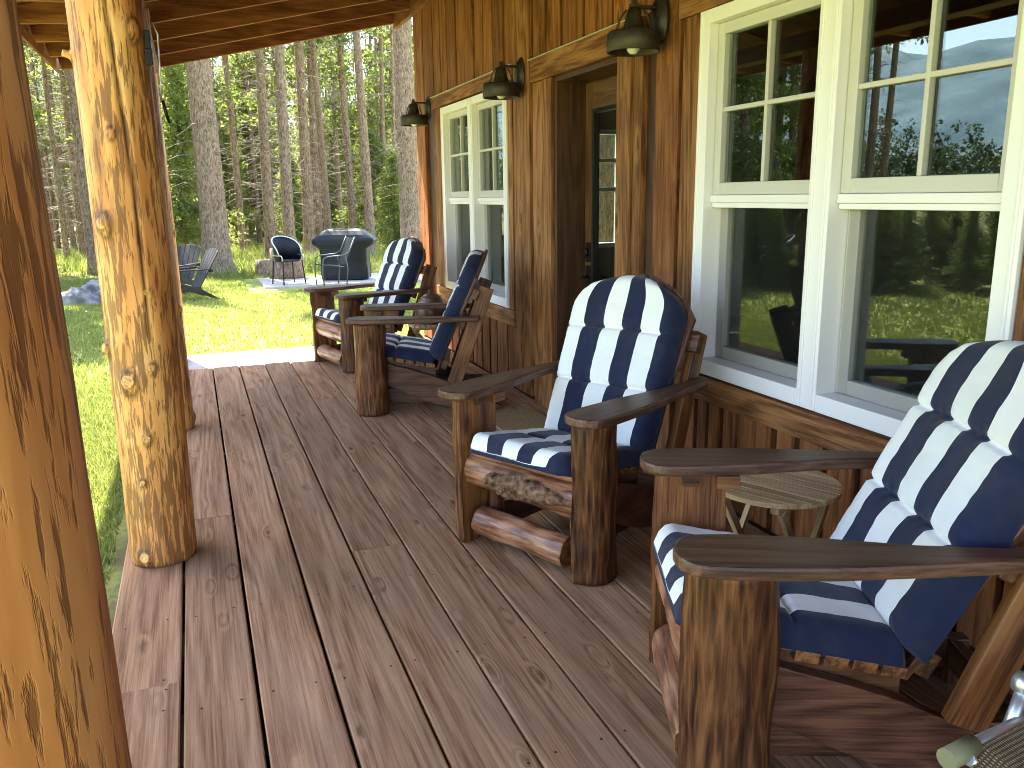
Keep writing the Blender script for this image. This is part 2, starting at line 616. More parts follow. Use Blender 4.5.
# ------------------------------------------------------------------ ground
GZ = -.30
mb = MB()
xs = [-3000, -400, -80, -20, 0, 10, 20, 30, 45, 60, 90, 200, 600, 3000]
ys = [-3000, -400, -80, -30, -10, 0, 10, 30, 80, 400, 3000]
vs = [(x, y, GZ) for x in xs for y in ys]
fs = [(i * len(ys) + j, (i + 1) * len(ys) + j, (i + 1) * len(ys) + j + 1, i * len(ys) + j + 1) for i in range(len(xs) - 1) for j in range(len(ys) - 1)]
mb.add(vs, fs)
struct(mb.build('ground', M['ground']))


def blades(spots, name, hmin, hmax, wid, mat_, label=None):
    """spots: array (n,3); three narrow bent blades a tuft"""
    n = len(spots)
    k = 4
    P = np.repeat(spots, k, 0) + np.c_[rng.normal(0, .02, (n * k, 2)), np.zeros(n * k)]
    N = n * k
    th = rng.uniform(0, 2 * PI, N)
    h = rng.uniform(hmin, hmax, N)
    ln = rng.uniform(.2, .9, N) * h
    la = rng.uniform(0, 2 * PI, N)
    sc = np.repeat(np.linalg.norm(spots[:, :2], axis=1), k)
    ww = wid * (1 + sc * .05)
    dx, dy = np.cos(th) * ww, np.sin(th) * ww
    a = P + np.c_[-dx, -dy, np.zeros(N)]
    b = P + np.c_[dx, dy, np.zeros(N)]
    c = P + np.c_[np.cos(la) * ln, np.sin(la) * ln, h]
    V = np.stack([a, b, c], 1).reshape(-1, 3)
    me = bpy.data.meshes.new(name)
    me.vertices.add(N * 3)
    me.vertices.foreach_set('co', V.astype(np.float32).ravel())
    me.loops.add(N * 3)
    me.loops.foreach_set('vertex_index', np.arange(N * 3, dtype=np.int32))
    me.polygons.add(N)
    me.polygons.foreach_set('loop_start', np.arange(0, N * 3, 3, dtype=np.int32))
    at = me.attributes.new('rn', 'FLOAT', 'POINT')
    at.data.foreach_set('value', np.repeat(rng.uniform(0, 1, N), 3).astype(np.float32))
    me.update(calc_edges=True)
    me.validate()
    me.materials.append(mat_)
    o = bpy.data.objects.new(name, me)
    C.objects.link(o)
    return struct(o, 'stuff')


def lawn_spots(n, x0, x1, ya, yb, p=1.):
    x = x0 + (x1 - x0) * rng.uniform(0, 1, n) ** p
    y = ya + (yb - ya) * rng.uniform(0, 1, n)
    ok = ~((x < 9.6) & (y < .56)) & ~((x > 16.9) & (x < 20.2) & (y < -.95) & (y > -5.2))
    keep = ok & (y < 1.2 + x * .16)
    return np.c_[x, y, np.full(n, GZ)][keep]


sp = np.vstack([lawn_spots(20000, 2., 9., .5, 2.2), lawn_spots(30000, 9.0, 22., -4.2, 4.2), lawn_spots(9000, 22., 34., -7, 6)])
blades(sp, 'grass', .035, .085, .0045, M['blade'])
n_ = 9000
az_ = np.radians(rng.uniform(30, 58, n_))
d_ = rng.uniform(7.5, 17, n_)
sp = np.c_[d_ * np.cos(az_), -4.6 + d_ * np.sin(az_), np.full(n_, GZ)]
blades(sp[sp[:, 1] > .6], 'grass', .04, .11, .006, M['blade'])
sp = np.vstack([lawn_spots(2600, 23, 33, -7.5, 6), lawn_spots(500, 20.5, 23, -4.5, 1.)])
blades(sp, 'tall_grass', .15, .42, .006, M['blade'])

# pale slab beyond the deck boards, slab under the grill
mb = MB()
mb.box((8.39, -.95, -.16), (.86, 2.7, .28))
o = struct(mb.build('deck_end_slab', M['slab'], bevel=.012))
mb = MB()
mb.box((18.75, -3.1, -.285), (2.1, 3.6, .07))
o = struct(mb.build('patio_slab', M['slab'], bevel=.012))

# ------------------------------------------------------------------ deck
mb = MB()
gaps = [.40, .16, -.062, -.292, -.522, -.753, -.995, -1.22, -1.45, -1.68, -1.91, -2.14, -2.31]
joints = {0: [-1.2, 2.6, 8.55], 1: [-1.2, 4.05, 7.93], 2: [.2, 5.9, 7.95], 3: [-1.5, 6.9, 7.92], 4: [-.4, 3.39, 7.94], 5: [.9, 6.3, 7.90],
          6: [-.8, 4.9, 7.95]}
SCR = []
for i in range(len(gaps) - 1):
    yb, ya = gaps[i], gaps[i + 1]
    js = [-4.] + joints.get(i, [random.uniform(0, 2), random.uniform(3.5, 7), 8.75 if i > 9 else 7.93])
    for a, b in zip(js[:-1], js[1:]):
        g_ = .0035 if i > 3 else .0055
        dz = random.uniform(-.0012, .0012)
        th = .038
        y0, y1 = ya + g_, yb - g_
        if i == 0:
            y1 = yb
        # cupped board with eased edges: 7 points across
        off = [random.uniform(0, 50) for _ in range(3)]
        prof = []
        wdt = y1 - y0
        for t in (0, .02, .06, .25, .5, .75, .94, .98, 1):
            e = min(t, 1 - t) * wdt
            z = -max(0, .005 - e) ** 1.0 * .8 - .0012 * (1 - (2 * t - 1) ** 2)
            prof.append((y0 + t * wdt, z + dz))
        nx = max(2, int((b - a) / .5))
        vs, gc, fs = [], [], []
        np_ = len(prof)
        for k in range(nx + 1):
            x = a + .0015 + (b - a - .003) * k / nx
            row = prof + [(y1, -th), (y0, -th)]
            for (y, z) in row:
                vs.append((x, y, z))
                gc.append((x + off[0], y + off[1], z + off[2]))
        q = np_ + 2
        for k in range(nx):
            for c in range(q):
                c2 = (c + 1) % q
                fs.append((k * q + c, (k + 1) * q + c, (k + 1) * q + c2, k * q + c2))
        fs.append(tuple(range(q)))
        fs.append(tuple(nx * q + c for c in range(q - 1, -1, -1)))
        mb.add(vs, fs, gc, random.random())
        # screw pairs over the joists
        x = math.ceil((a + .05) / .61) * .61
        xsn = [a + .03, b - .03]
        while x < b - .1:
            xsn.append(x + random.uniform(-.012, .012))
            x += .61
        for x in xsn:
            if x < .5:
                continue
            for fr in (.18, .82):
                SCR.append((x + random.uniform(-.01, .01), y0 + fr * wdt + random.uniform(-.012, .012), dz + .0004))
for (x, y, z) in SCR:
    r = .0042
    vs = [(x + r * math.cos(t * PI / 4), y + r * math.sin(t * PI / 4), z) for t in range(8)]
    mb.add(vs, [tuple(range(8))], mi=1)
deck = struct(mb.build('deck', [M['deck'], M['black']]))
# framing below the deck boards: rim joist and joists
mb = MB()
mb.box((2.2, .35, -.14), (12.4, .04, .2), grain=0)
for k in range(21):
    mb.box((-3.9 + .61 * k, -.95, -.14), (.04, 2.5, .2), grain=1)
mb.box((2.2, -1.9, -.29), (12.4, .09, .09))
struct(mb.build('deck_framing', M['jamb']))

# ------------------------------------------------------------------ cabin
WY = -2.30
cabin = thing('log_cabin', 'brown board and batten cabin with white framed windows along the porch', 'cabin', (4.0, -5.0, 0))
TOPZ = 4.3
XW0, XW1 = -4.0, 8.80
OPEN = [(1.775, 3.505, .636, 2.311), (6.08, 7.83, .636, 2.311), (4.27, 5.24, 0.0, 2.256)]
mb = MB()
# backing wall, split round the openings (outer face at WY-.035)
byc, bt = WY - .035 - .06, .12


def wallpiece(x0, x1, z0, z1):
    if x1 - x0 > .01 and z1 - z0 > .01:
        mb.box(((x0 + x1) / 2, byc, (z0 + z1) / 2), (x1 - x0, bt, z1 - z0), grain=2)


edges = [XW0]
for a, b, z0, z1 in sorted(OPEN):
    wallpiece(edges[-1], a, -.3, TOPZ)
    wallpiece(a, b, -.3, z0)
    wallpiece(a, b, z1, TOPZ)
    edges.append(b)
wallpiece(edges[-1], XW1, -.3, TOPZ)
mb.build('wall', M['jamb'], cabin, world=True)

# siding boards: raised boards with narrow dark gaps between, cut round the openings and their trim
mb = MB()


def blocked(x0, x1):
    """z spans free of openings+trim for a board x0..x1"""
    spans = [(0.02, TOPZ)]
    for a, b, z0, z1 in ((1.63, 3.665, .50, 2.435), (5.955, 8.156, .50, 2.435), (4.06, 5.60, -1, 2.405)):
        if x1 > a + .002 and x0 < b - .002:
            ns = []
            for s0, s1 in spans:
                if z1 <= s0 or z0 >= s1:
                    ns.append((s0, s1))
                else:
                    if z0 - .003 > s0:
                        ns.append((s0, z0 - .003))
                    if z1 + .003 < s1:
                        ns.append((z1 + .003, s1))
            spans = ns
    return spans


cuts_up = [8.81, 8.47, 8.105, 7.855, 7.645, 7.375, 7.175, 6.88, 6.64, 6.41, 6.17, 5.96, 5.60, 5.365, 5.12, 4.80, 4.615, 4.41, 4.175, 3.95, 3.70, 3.45, 3.22, 2.98, 2.75, 2.5,
           2.27, 2.02, 1.8, 1.57, 1.33, 1.1, .86, .6, .35, .1, -.2, -.5, -.8, -1.1, -1.4, -1.7, -2, -2.3, -2.6, -2.9, -3.2, -3.5, -3.8]
cuts_dn = {(.50): [3.665, 3.47, 3.365, 3.25, 3.125, 2.85, 2.70, 2.525, 2.36, 2.2, 2.03, 1.87, 1.72, 1.63], 'far': [8.156, 7.95, 7.72, 7.5, 7.3, 7.1, 6.96, 6.81, 6.60, 6.42, 6.155, 5.955]}


def siding_col(x1, x0, zlo, zhi, gap=.015, t=.036):
    if zhi - zlo < .05:
        return
    jit = random.uniform(-.006, .006)
    mb.box(((x0 + x1) / 2, WY - .035 + (t + jit) / 2, (zlo + zhi) / 2), (x1 - x0 - 2 * gap, t + jit, zhi - zlo), grain=2)


for x1, x0 in zip(cuts_up[:-1], cuts_up[1:]):
    for s0, s1 in blocked(x0, x1):
        if s1 < .6:   # below the windows: handled by the wainscot
            continue
        siding_col(x1, x0, s0, s1)
for key in (.50, 'far'):
    cs = cuts_dn[key]
    for x1, x0 in zip(cs[:-1], cs[1:]):
        siding_col(x1, x0, .02, .497, .017)
mb.build('siding', M['siding'], cabin, world=True, bevel=.003)

# trim: window headers, side casings, sill bands, door casing
mb = MB()
TY = WY + .012


def trim(x0, x1, z0, z1, proud=.018, grain=0, depth=.06):
    mb.box(((x0 + x1) / 2, WY + proud - depth / 2, (z0 + z1) / 2), (x1 - x0, depth, z1 - z0), grain=grain)


trim(1.60, 3.70, 2.316, 2.432, .02)
trim(3.51, 3.662, .625, 2.313, .012, 2)
trim(1.635, 1.77, .625, 2.313, .012, 2)
trim(1.60, 3.70, .50, .622, .022)
trim(5.96, 8.156, 2.33, 2.432, .02)
trim(7.835, 7.90, .632, 2.327, .012, 2)
trim(7.915, 8.15, .632, 2.327, .004, 2)
trim(5.985, 6.075, .632, 2.327, .014, 2)
trim(5.955, 8.16, .505, .629, .024)
trim(4.07, 5.60, 2.26, 2.405, .024)
trim(5.245, 5.40, .0, 2.257, .02, 2)
trim(5.41, 5.59, .0, 2.257, .008, 2)
trim(4.17, 4.325, .0, 2.257, .02, 2)
trim(4.075, 4.16, .0, 2.257, .002, 2)
trim(5.63, 5.94, .02, TOPZ, .018, 2)
mb.build('trim', M['trim'], cabin, world=True, bevel=.004)
for x0, x1, z in ((1.60, 3.70, 2.4345), (5.945, 8.165, 2.4345), (4.06, 5.61, 2.4075)):
    mb = MB()
    mb.box(((x0 + x1) / 2, WY + .012, z), (x1 - x0, .052, .005))
    mb.build('drip_cap', M['cap'], cabin, world=True)
# frieze board along the top of the wall under the rafters
mb = MB()
mb.box((2.7, WY + .03, 3.405), (13.45, .05, .23))
mb.build('frieze', M['rafter'], cabin, world=True, bevel=.004)

# windows ---------------------------------------------------------
GY = WY - .03


def window_unit(x0, x1, z0, z1, zr, xm):
    """twin double-hung unit: white frame, two upper sashes with a 2x2 grid, two lower sashes set back"""
    f = MB()
    fw, top, yc, dp = .078, .06, WY - .03, .11
    f.box((x0 + fw / 2, yc, (z0 + z1) / 2), (fw, dp, z1 - z0), grain=2)
    f.box((x1 - fw / 2, yc, (z0 + z1) / 2), (fw, dp, z1 - z0), grain=2)
    f.box((xm, yc, (z0 + z1) / 2), (.115, dp, z1 - z0 - .002), grain=2)
    for a, b in ((x0 + fw, xm - .0575), (xm + .0575, x1 - fw)):
        f.box(((a + b) / 2, yc - .001, z1 - top / 2), (b - a, dp, top))
        f.box(((a + b) / 2, yc - .001, z0 + .036), (b - a, dp, .072))
    # fine bead lines on the casing
    for xx in (x0 + .02, x1 - .02, xm - .035, xm + .035):
        f.box((xx, WY + .027, (z0 + z1) / 2), (.012, .008, z1 - z0 - .03), grain=2)
    fr = f.build('window', M['white'], cabin, world=True, bevel=.003)
    for a, b in ((x0 + fw + .004, xm - .0615), (xm + .0615, x1 - fw - .004)):
        u = MB()
        yu, du = WY - .045, .045
        zt, zb = z1 - top - .002, zr - .0
        sw = .05
        u.box((a + sw / 2, yu, (zt + zb) / 2), (sw, du, zt - zb), grain=2)
        u.box((b - sw / 2, yu, (zt + zb) / 2), (sw, du, zt - zb), grain=2)
        u.box(((a + b) / 2, yu, zt - .025), (b - a - 2 * sw, du, .05))
        u.box(((a + b) / 2, yu, zb + .028), (b - a - 2 * sw, du, .056))
        zm, xmm = (zt - .05 + zb + .056) / 2, (a + b) / 2
        u.box((xmm, yu + .004, zm), (.020, .03, zt - zb - .106), grain=2)
        u.box((xmm, yu + .0035, zm), (b - a - 2 * sw, .0295, .020))
        u.build('upper_sash', M['white2'], fr, world=True, bevel=.003)
        l = MB()
        yl, dl = WY - .092, .04
        zt2, zb2 = zr + .03, z0 + .074
        l.box((a + .03, yl, (zt2 + zb2) / 2), (.06, dl, zt2 - zb2), grain=2)
        l.box((b - .03, yl, (zt2 + zb2) / 2), (.06, dl, zt2 - zb2), grain=2)
        l.box(((a + b) / 2, yl, zt2 - .03), (b - a - .12, dl, .06))
        l.box(((a + b) / 2, yl, zb2 + .03), (b - a - .12, dl, .06))
        l.build('lower_sash', M['white2'], fr, world=True, bevel=.003)
        # meeting rail proud of both
        r = MB()
        r.box(((a + b) / 2, WY - .035, zr - .018), (b - a, .05, .034))
        r.box(((a + b) / 2, WY - .040, zr - .047), (b - a - .004, .04, .022))
        r.build('meeting_rail', M['white'], fr, world=True, bevel=.003)
        p = MB()
        p.box(((a + b) / 2, yu - .006, (zt + zb) / 2), (b - a - 2 * sw + .01, .005, zt - zb - .09))
        p.box(((a + b) / 2, yl - .006, (zt2 + zb2) / 2), (b - a - .11, .005, zt2 - zb2 - .11))
        p.build('pane', M['glass'], fr, world=True)
        q = MB()
        q.box(((a + b) / 2, WY - .066, (zr - .06 + zb2) / 2), (b - a - .03, .003, zr - .06 - zb2))
        q.build('insect_screen', M['screen'], fr, world=True)
    return fr


window_unit(1.775, 3.505, .636, 2.311, 1.492, 2.642)
window_unit(6.08, 7.83, .636, 2.311, 1.492, 6.955)

# door ------------------------------------------------------------
mb = MB()
mb.box((5.222, WY - .13, 1.125), (.032, .255, 2.25), grain=2)
mb.box((4.288, WY - .13, 1.125), (.032, .255, 2.25), grain=2)
mb.box((4.755, WY - .13, 2.238), (.9, .253, .034))
mb.build('door_jamb', M['jamb'], cabin, world=True, bevel=.003)
mb = MB()
DY = WY - .235
dx0, dx1, dz1 = 4.31, 5.20, 2.215
st = .125
mb.box((dx1 - st / 2, DY, dz1 / 2 + .01), (st, .045, dz1 - .02), grain=2)
mb.box((dx0 + st / 2, DY, dz1 / 2 + .01), (st, .045, dz1 - .02), grain=2)
mb.box((4.755, DY, dz1 - .085), (.89 - 2 * st, .045, .17))
mb.box((4.755, DY, .15), (.89 - 2 * st, .045, .28))
door = mb.build('door', M['door'], cabin, world=True, bevel=.004)
mb = MB()
for xx in (dx0 + st + .01, dx1 - st - .01):
    mb.box((xx, DY + .012, 1.165), (.022, .045, 1.75), grain=2)
for zz in (.30, 2.03):
    mb.box((4.755, DY + .011, zz), (.60, .044, .022))
mb.build('glass_stop', M['black'], door, world=True, bevel=.002)
mb = MB()
mb.box((4.755, DY, 1.165), (.61, .006, 1.74))
mb.build('pane', M['glass'], door, world=True)
mb = MB()
mb.box((5.135, DY + .028, 1.12), (.06, .012, .13))
mb.lathe([(.026, 0), (.026, .02), (.012, .024), (0, .024)], 16, Matrix.Translation((5.135, DY + .034, 1.12)) @ Matrix.Rotation(-PI / 2, 4, 'X'))
mb.build('deadbolt', M['black'], door, world=True, bevel=.002)
mb = MB()
mb.box((5.135, DY + .028, .93), (.06, .012, .2))
mb.tube([(5.135, DY + .03, .95), (5.135, DY + .075, .95), (5.12, DY + .085, .95), (5.02, DY + .08, .945)], .010, 8)
mb.build('handle', M['black'], door, world=True, bevel=.002)
mb = MB()
mb.box((4.755, WY - .12, -.001), (.9, .26, .05))
mb.build('threshold', M['jamb'], cabin, world=True, bevel=.004)

# room behind the glass --------------------------------------------
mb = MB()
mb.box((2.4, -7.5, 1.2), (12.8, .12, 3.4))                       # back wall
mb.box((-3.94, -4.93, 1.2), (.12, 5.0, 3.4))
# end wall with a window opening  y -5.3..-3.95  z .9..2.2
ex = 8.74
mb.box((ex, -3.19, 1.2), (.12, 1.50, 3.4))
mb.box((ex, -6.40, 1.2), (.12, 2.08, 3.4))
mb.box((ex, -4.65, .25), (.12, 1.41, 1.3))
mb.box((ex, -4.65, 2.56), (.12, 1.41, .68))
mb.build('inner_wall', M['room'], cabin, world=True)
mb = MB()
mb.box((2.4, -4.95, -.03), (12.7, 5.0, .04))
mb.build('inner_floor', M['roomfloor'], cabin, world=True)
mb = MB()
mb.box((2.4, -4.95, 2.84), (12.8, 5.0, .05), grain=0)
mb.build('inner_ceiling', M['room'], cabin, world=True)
f = MB()
for yy in (-5.30, -4.65, -4.0):
    f.box((ex, yy, 1.56), (.10, .06, 1.3), grain=2)
for zz in (.93, 1.56, 1.88, 2.19):
    f.box((ex, -4.65, zz), (.098, 1.3, .05))
for yy in (-4.97, -4.32):
    f.box((ex, yy, 1.88), (.04, .02, .6), grain=2)
fr = f.build('window', M['white'], cabin, world=True, bevel=.003)
p = MB()
p.box((ex, -4.65, 1.56), (.005, 1.28, 1.25))
p.build('pane', M['glass'], fr, world=True)
# curtains just inside the near window
for xc, wd in ((1.86, .16),):
    mb = MB()
    vs, fs = [], []
    n = 40
    for i in range(n + 1):
        t = i / n
        x = xc + (t - .5) * wd
        y = -2.62 + .022 * math.sin(t * 2 * PI * wd / .05)
        vs += [(x, y, .55), (x, y, 2.42)]
    fs = [(2 * i, 2 * i + 2, 2 * i + 3, 2 * i + 1) for i in range(n)]
    b0 = len(vs)
    vs2 = [(x, y - .004, z) for x, y, z in vs]
    fs2 = [tuple(b0 + q for q in reversed(f_)) for f_ in fs]
    mb.add(vs + vs2, fs + fs2, smooth=True)
    mb.build('curtain', M['curtain'], cabin, world=True)
# upper roof of the cabin, seen only from a step aside
mb = MB()
ang = math.atan(.45)
mb.box((2.7, -3.7, 4.95), (14.2, 3.6, .16), Matrix.Rotation(-ang, 3, 'X'))
mb.box((2.7, -6.55, 4.95), (14.2, 3.6, .16), Matrix.Rotation(ang, 3, 'X'))
mb.build('roof', M['rafter'], cabin, world=True)
mb = MB()
mb.prism([(-2.33, 2.85), (-7.5, 2.85), (-7.5, 4.3), (-5.1, 5.45), (-2.33, 4.3)], .12, Matrix.Translation((8.74, 0, 0)) @ Matrix(((0, 0, 1, 0), (1, 0, 0, 0), (0, 1, 0, 0), (0, 0, 0, 1))))
mb.build('gable_wall', M['siding'], cabin, world=True)
mb = MB()
for k in range(16):
    y = -2.45 - .33 * k
    zz0 = -.3
    if -5.4 < y < -3.9:
        mb.box((8.81, y, .28), (.03, .30, 1.14), grain=2)
        mb.box((8.81, y, 3.3), (.03, .30, 2.0), grain=2)
    else:
        mb.box((8.81, y, 2.0), (.03, .30, 4.6), grain=2)
mb.build('siding', M['siding'], cabin, world=True, bevel=.003)

# ------------------------------------------------------------------ porch roof
porch = thing('porch_roof', 'sloping timber porch roof on dark exposed rafters above the deck', 'porch roof', (3., .0, 2.6))
XR = 9.45
SL = .225
zt = lambda y: 2.785 + .27 - SL * (y - .23)            # top of the rafters


def rafter_profile():
    pts = [(-2.295, zt(-2.295)), (-2.295, zt(-2.295) - .27), (.16, zt(.16) - .27), (.32, zt(.32) - .265)]
    for t in (.2, .4, .6, .8, 1.):
        y = .32 + t * .71
        z = (zt(.32) - .195) + (-.012 - (zt(.32) - .195 - 2.752)) * 0
        z = 2.765 - .012 * t + .012 * math.sin(PI * t)
        pts.append((y, z))
    pts.append((1.06, zt(1.06)))
    return pts


MYZ = Matrix(((0, 0, 1, 0), (1, 0, 0, 0), (0, 1, 0, 0), (0, 0, 0, 1)))
x = XR
while x > -3.2:
    mb = MB()
    mb.prism(rafter_profile(), .045, Matrix.Translation((x, 0, 0)) @ MYZ)
    mb.build('rafter', M['rafter'], porch, world=True, bevel=.004)
    x -= .75
mb = MB()
# roof deck boards on top (run along X)
y = -2.30
while y < 1.12:
    yc = y + .07
    mb.box((3.15, yc, zt(yc) + .014), (12.9, .139, .022), Matrix.Rotation(-math.atan(SL), 3, 'X'), grain=0)
    y += .137
mb.build('roof_boards', M['rafter'], porch, world=True)
mb = MB()
mb.box((3.15, -.6, zt(-.6) + .045), (13.1, 3.62, .03), Matrix.Rotation(-math.atan(SL), 3, 'X'))
mb.build('roofing', M['cover'], porch, world=True)
mb = MB()
mb.box((3.0, .235, 2.715), (12.9, .16, .138))
mb.build('beam', M['rafter'], porch, world=True, bevel=.006)
mb = MB()
mb.box((3.15, 1.085, 2.80), (12.9, .022, .12))
mb.build('fascia', M['rafter'], porch, world=True, bevel=.003)


# log posts ---------------------------------------------------------
def log_post(label, x, y, r, h, seed, crack=None, knots=(), lean=0.):
    t = thing('log_post', label, 'porch post', (x, y, 0), 0, 'peeled log posts along the deck edge')
    seg, rings = 96, 170
    mb = MB()
    vs, gc, rn, fs = [], [], [], []
    for i in range(rings + 1):
        z = h * i / rings
        cxo = .012 * math.sin(z * 1.7 + seed)
        cyo = .010 * math.sin(z * 1.3 + seed * 2) + lean * max(0, z - .45)
        for k in range(seg):
            th = 2 * PI * k / seg
            c_, s_ = math.cos(th), math.sin(th)
            nz = mnoise.noise(Vector((c_ * 1.2 + seed, s_ * 1.2, z * 1.1))) * .045
            nz += mnoise.noise(Vector((c_ * 5 + seed, s_ * 5, z * 2.2))) * .016
            nz += mnoise.noise(Vector((c_ * 16 + seed, s_ * 16, z * 5))) * .008
            rr = r * (1 + nz)
            if z < .02:
                rr *= .985
            for (kth, kz, kr, kh) in knots:
                d2 = ((th - kth + PI) % (2 * PI) - PI) ** 2 * r * r + (z - kz) ** 2
                rr += .016 * math.exp(-d2 / (kr * 1.6) ** 2) * (1 if kh else .5)
            v = 1.
            for (kth, kz, kr, kh) in knots:
                d2 = math.sqrt((((th - kth + PI) % (2 * PI) - PI) * r) ** 2 + ((z - kz) * (.75 if z > kz else .55)) ** 2)
                v = min(v, max(.25, min(1., (d2 - kr * .95) / (kr * .75))) if d2 > kr * .9 else 1.)
            if crack:
                ca = crack(z)
                if ca is not None:
                    d = abs((th - ca + PI) % (2 * PI) - PI) * r
                    wv = .006 + .003 * mnoise.noise(Vector((z * 9, seed, 0)))
                    if d < wv * 1.6:
                        rr -= .014 * (1 - d / (wv * 1.6))
                        v = min(1, .05 + d / (wv * 1.6))
            vs.append((cxo + rr * c_, cyo + rr * s_, z))
            gc.append((z + seed * 7, rr * c_, rr * s_ + seed))
            rn.append(v)
    for i in range(rings):
        for k in range(seg):
            k2 = (k + 1) % seg
            fs.append((i * seg + k, i * seg + k2, (i + 1) * seg + k2, (i + 1) * seg + k))
    fs.append(tuple(range(seg - 1, -1, -1)))
    fs.append(tuple(rings * seg + k for k in range(seg)))
    mb.add(vs, fs, gc, rn, 0, [True] * (len(fs) - 2) + [False] * 2)
    mb.build('trunk', M['post'], t)
    for (kth, kz, kr, kh) in knots:
        kb = MB()
        d = Vector((math.cos(kth), math.sin(kth), .25)).normalized()
        base = Vector((math.cos(kth) * (r - .01), math.sin(kth) * (r - .01), kz))
        L = .017 + kh * .6
        kb.log(base, base + d * L, kr * 1.12, None, 18, 5, .1, seed=kz * 9, r1=kr * .92, rn=.7)
        kb.build('knot', M['knot'], t, bevel=.003)
    return t


D2R = R
# directions as seen from the deck: towards the camera is about angle 180+ (camera at the origin)
log_post('very near log post with broad dark bark stains, cut by the picture edge',   .86, .271, .156, 2.64, 14.4, None,
         (), .013)
log_post('golden log post with a long drying crack and round cut knots', 3.66, .235, .134, 2.64, 1.3,
         lambda z: (R(196) + (z - 1.2) * -.16 + .03 * math.sin(z * 5)) if z > .95 else None,
         ((R(149), .045, .022, .008), (R(143), 1.42, .026, .002), (R(156), .80, .028, .004), (R(112), .93, .02, .012), (R(195), .85, .014, .0), (R(175), .56, .015, .0),
          (R(160), .375, .012, .0), (R(104), 2.03, .013, .03), (R(222), 2.12, .024, .004), (R(200), 1.15, .012, .0), (R(170), 1.75, .014, .0)))
log_post('log post hidden behind the cracked golden post, knot at its foot', 5.86, .235, .122, 2.64, 5.7, None, ((R(268), .07, .02, .01), (R(250), .8, .018, .005)))
log_post('farthest log post, sunlit orange, at the outer corner of the deck', 8.60, .255, .095, 2.64, 8.2, None, ((R(250), 1.2, .016, .004),))
# short cable and clip fixed high on the cracked post's inner side
mb = MB()
t = thing('string_light_cable', 'thin cable and small black clip high on the cracked golden post', 'cable', (3.60, .1, 2.0))
mb.tube([(0, -.004, .02), (-.01, -.02, .07), (.0, -.015, .13), (.02, -.03, .16), (.03, -.045, .12), (.03, -.04, -.02), (.04, -.035, -.12)], .0035, 6)
mb.build('cable', M['steel'], t)
mb = MB()
mb.box((-.012, -.008, .03), (.03, .025, .06))
mb.box((-.014, -.009, .085), (.02, .02, .08))
mb.build('clip', M['black'], t, bevel=.003)
mb = MB()
mb.tube([(.03, -.04, -.12), (.045, -.05, -.18), (.06, -.055, -.2)], .006, 6)
mb.build('cable_tail', M['black'], t)


# ------------------------------------------------------------------ log chairs
def arm_outline():
    # local: x along the arm (grain, front positive), y outward
    o = []
    front, rear = .145, -.77
    # outer edge from rear to front
    pts_out = [(rear, .030), (-.62, .045), (-.42, .072), (-.2, .098), (0., .104), (.08, .098)]
    pts_in = [(.08, -.088), (0., -.092), (-.2, -.076), (-.42, -.040), (-.62, -.030), (rear, -.032)]
    o += pts_out
    for a in range(75, -76, -15):
        o.append((.08 + .07 * math.cos(R(a)), .005 + .092 * math.sin(R(a)) * 1.0))
    o += pts_in
    return o


RC = R(23.5)                                   # recline of the back


def back_pt(y0, s, off=0.):
    """point on the back plane: s up along the slats, off in front of it"""
    return (-.465 - math.sin(RC) * s + math.cos(RC) * off, .31 + math.cos(RC) * s + math.sin(RC) * off)


def back_matrix(off=0.):
    # local x = up the back, local y = across (chair -x), local z = towards the sitter
    yy, zz = back_pt(0, 0, off)
    ux = Vector((0, -math.sin(RC), math.cos(RC)))
    uz = Vector((0, math.cos(RC), math.sin(RC)))
    uy = uz.cross(ux)
    return Matrix(((ux.x, uy.x, uz.x, 0), (ux.y, uy.y, uz.y, yy), (ux.z, uy.z, uz.z, zz), (0, 0, 0, 1)))


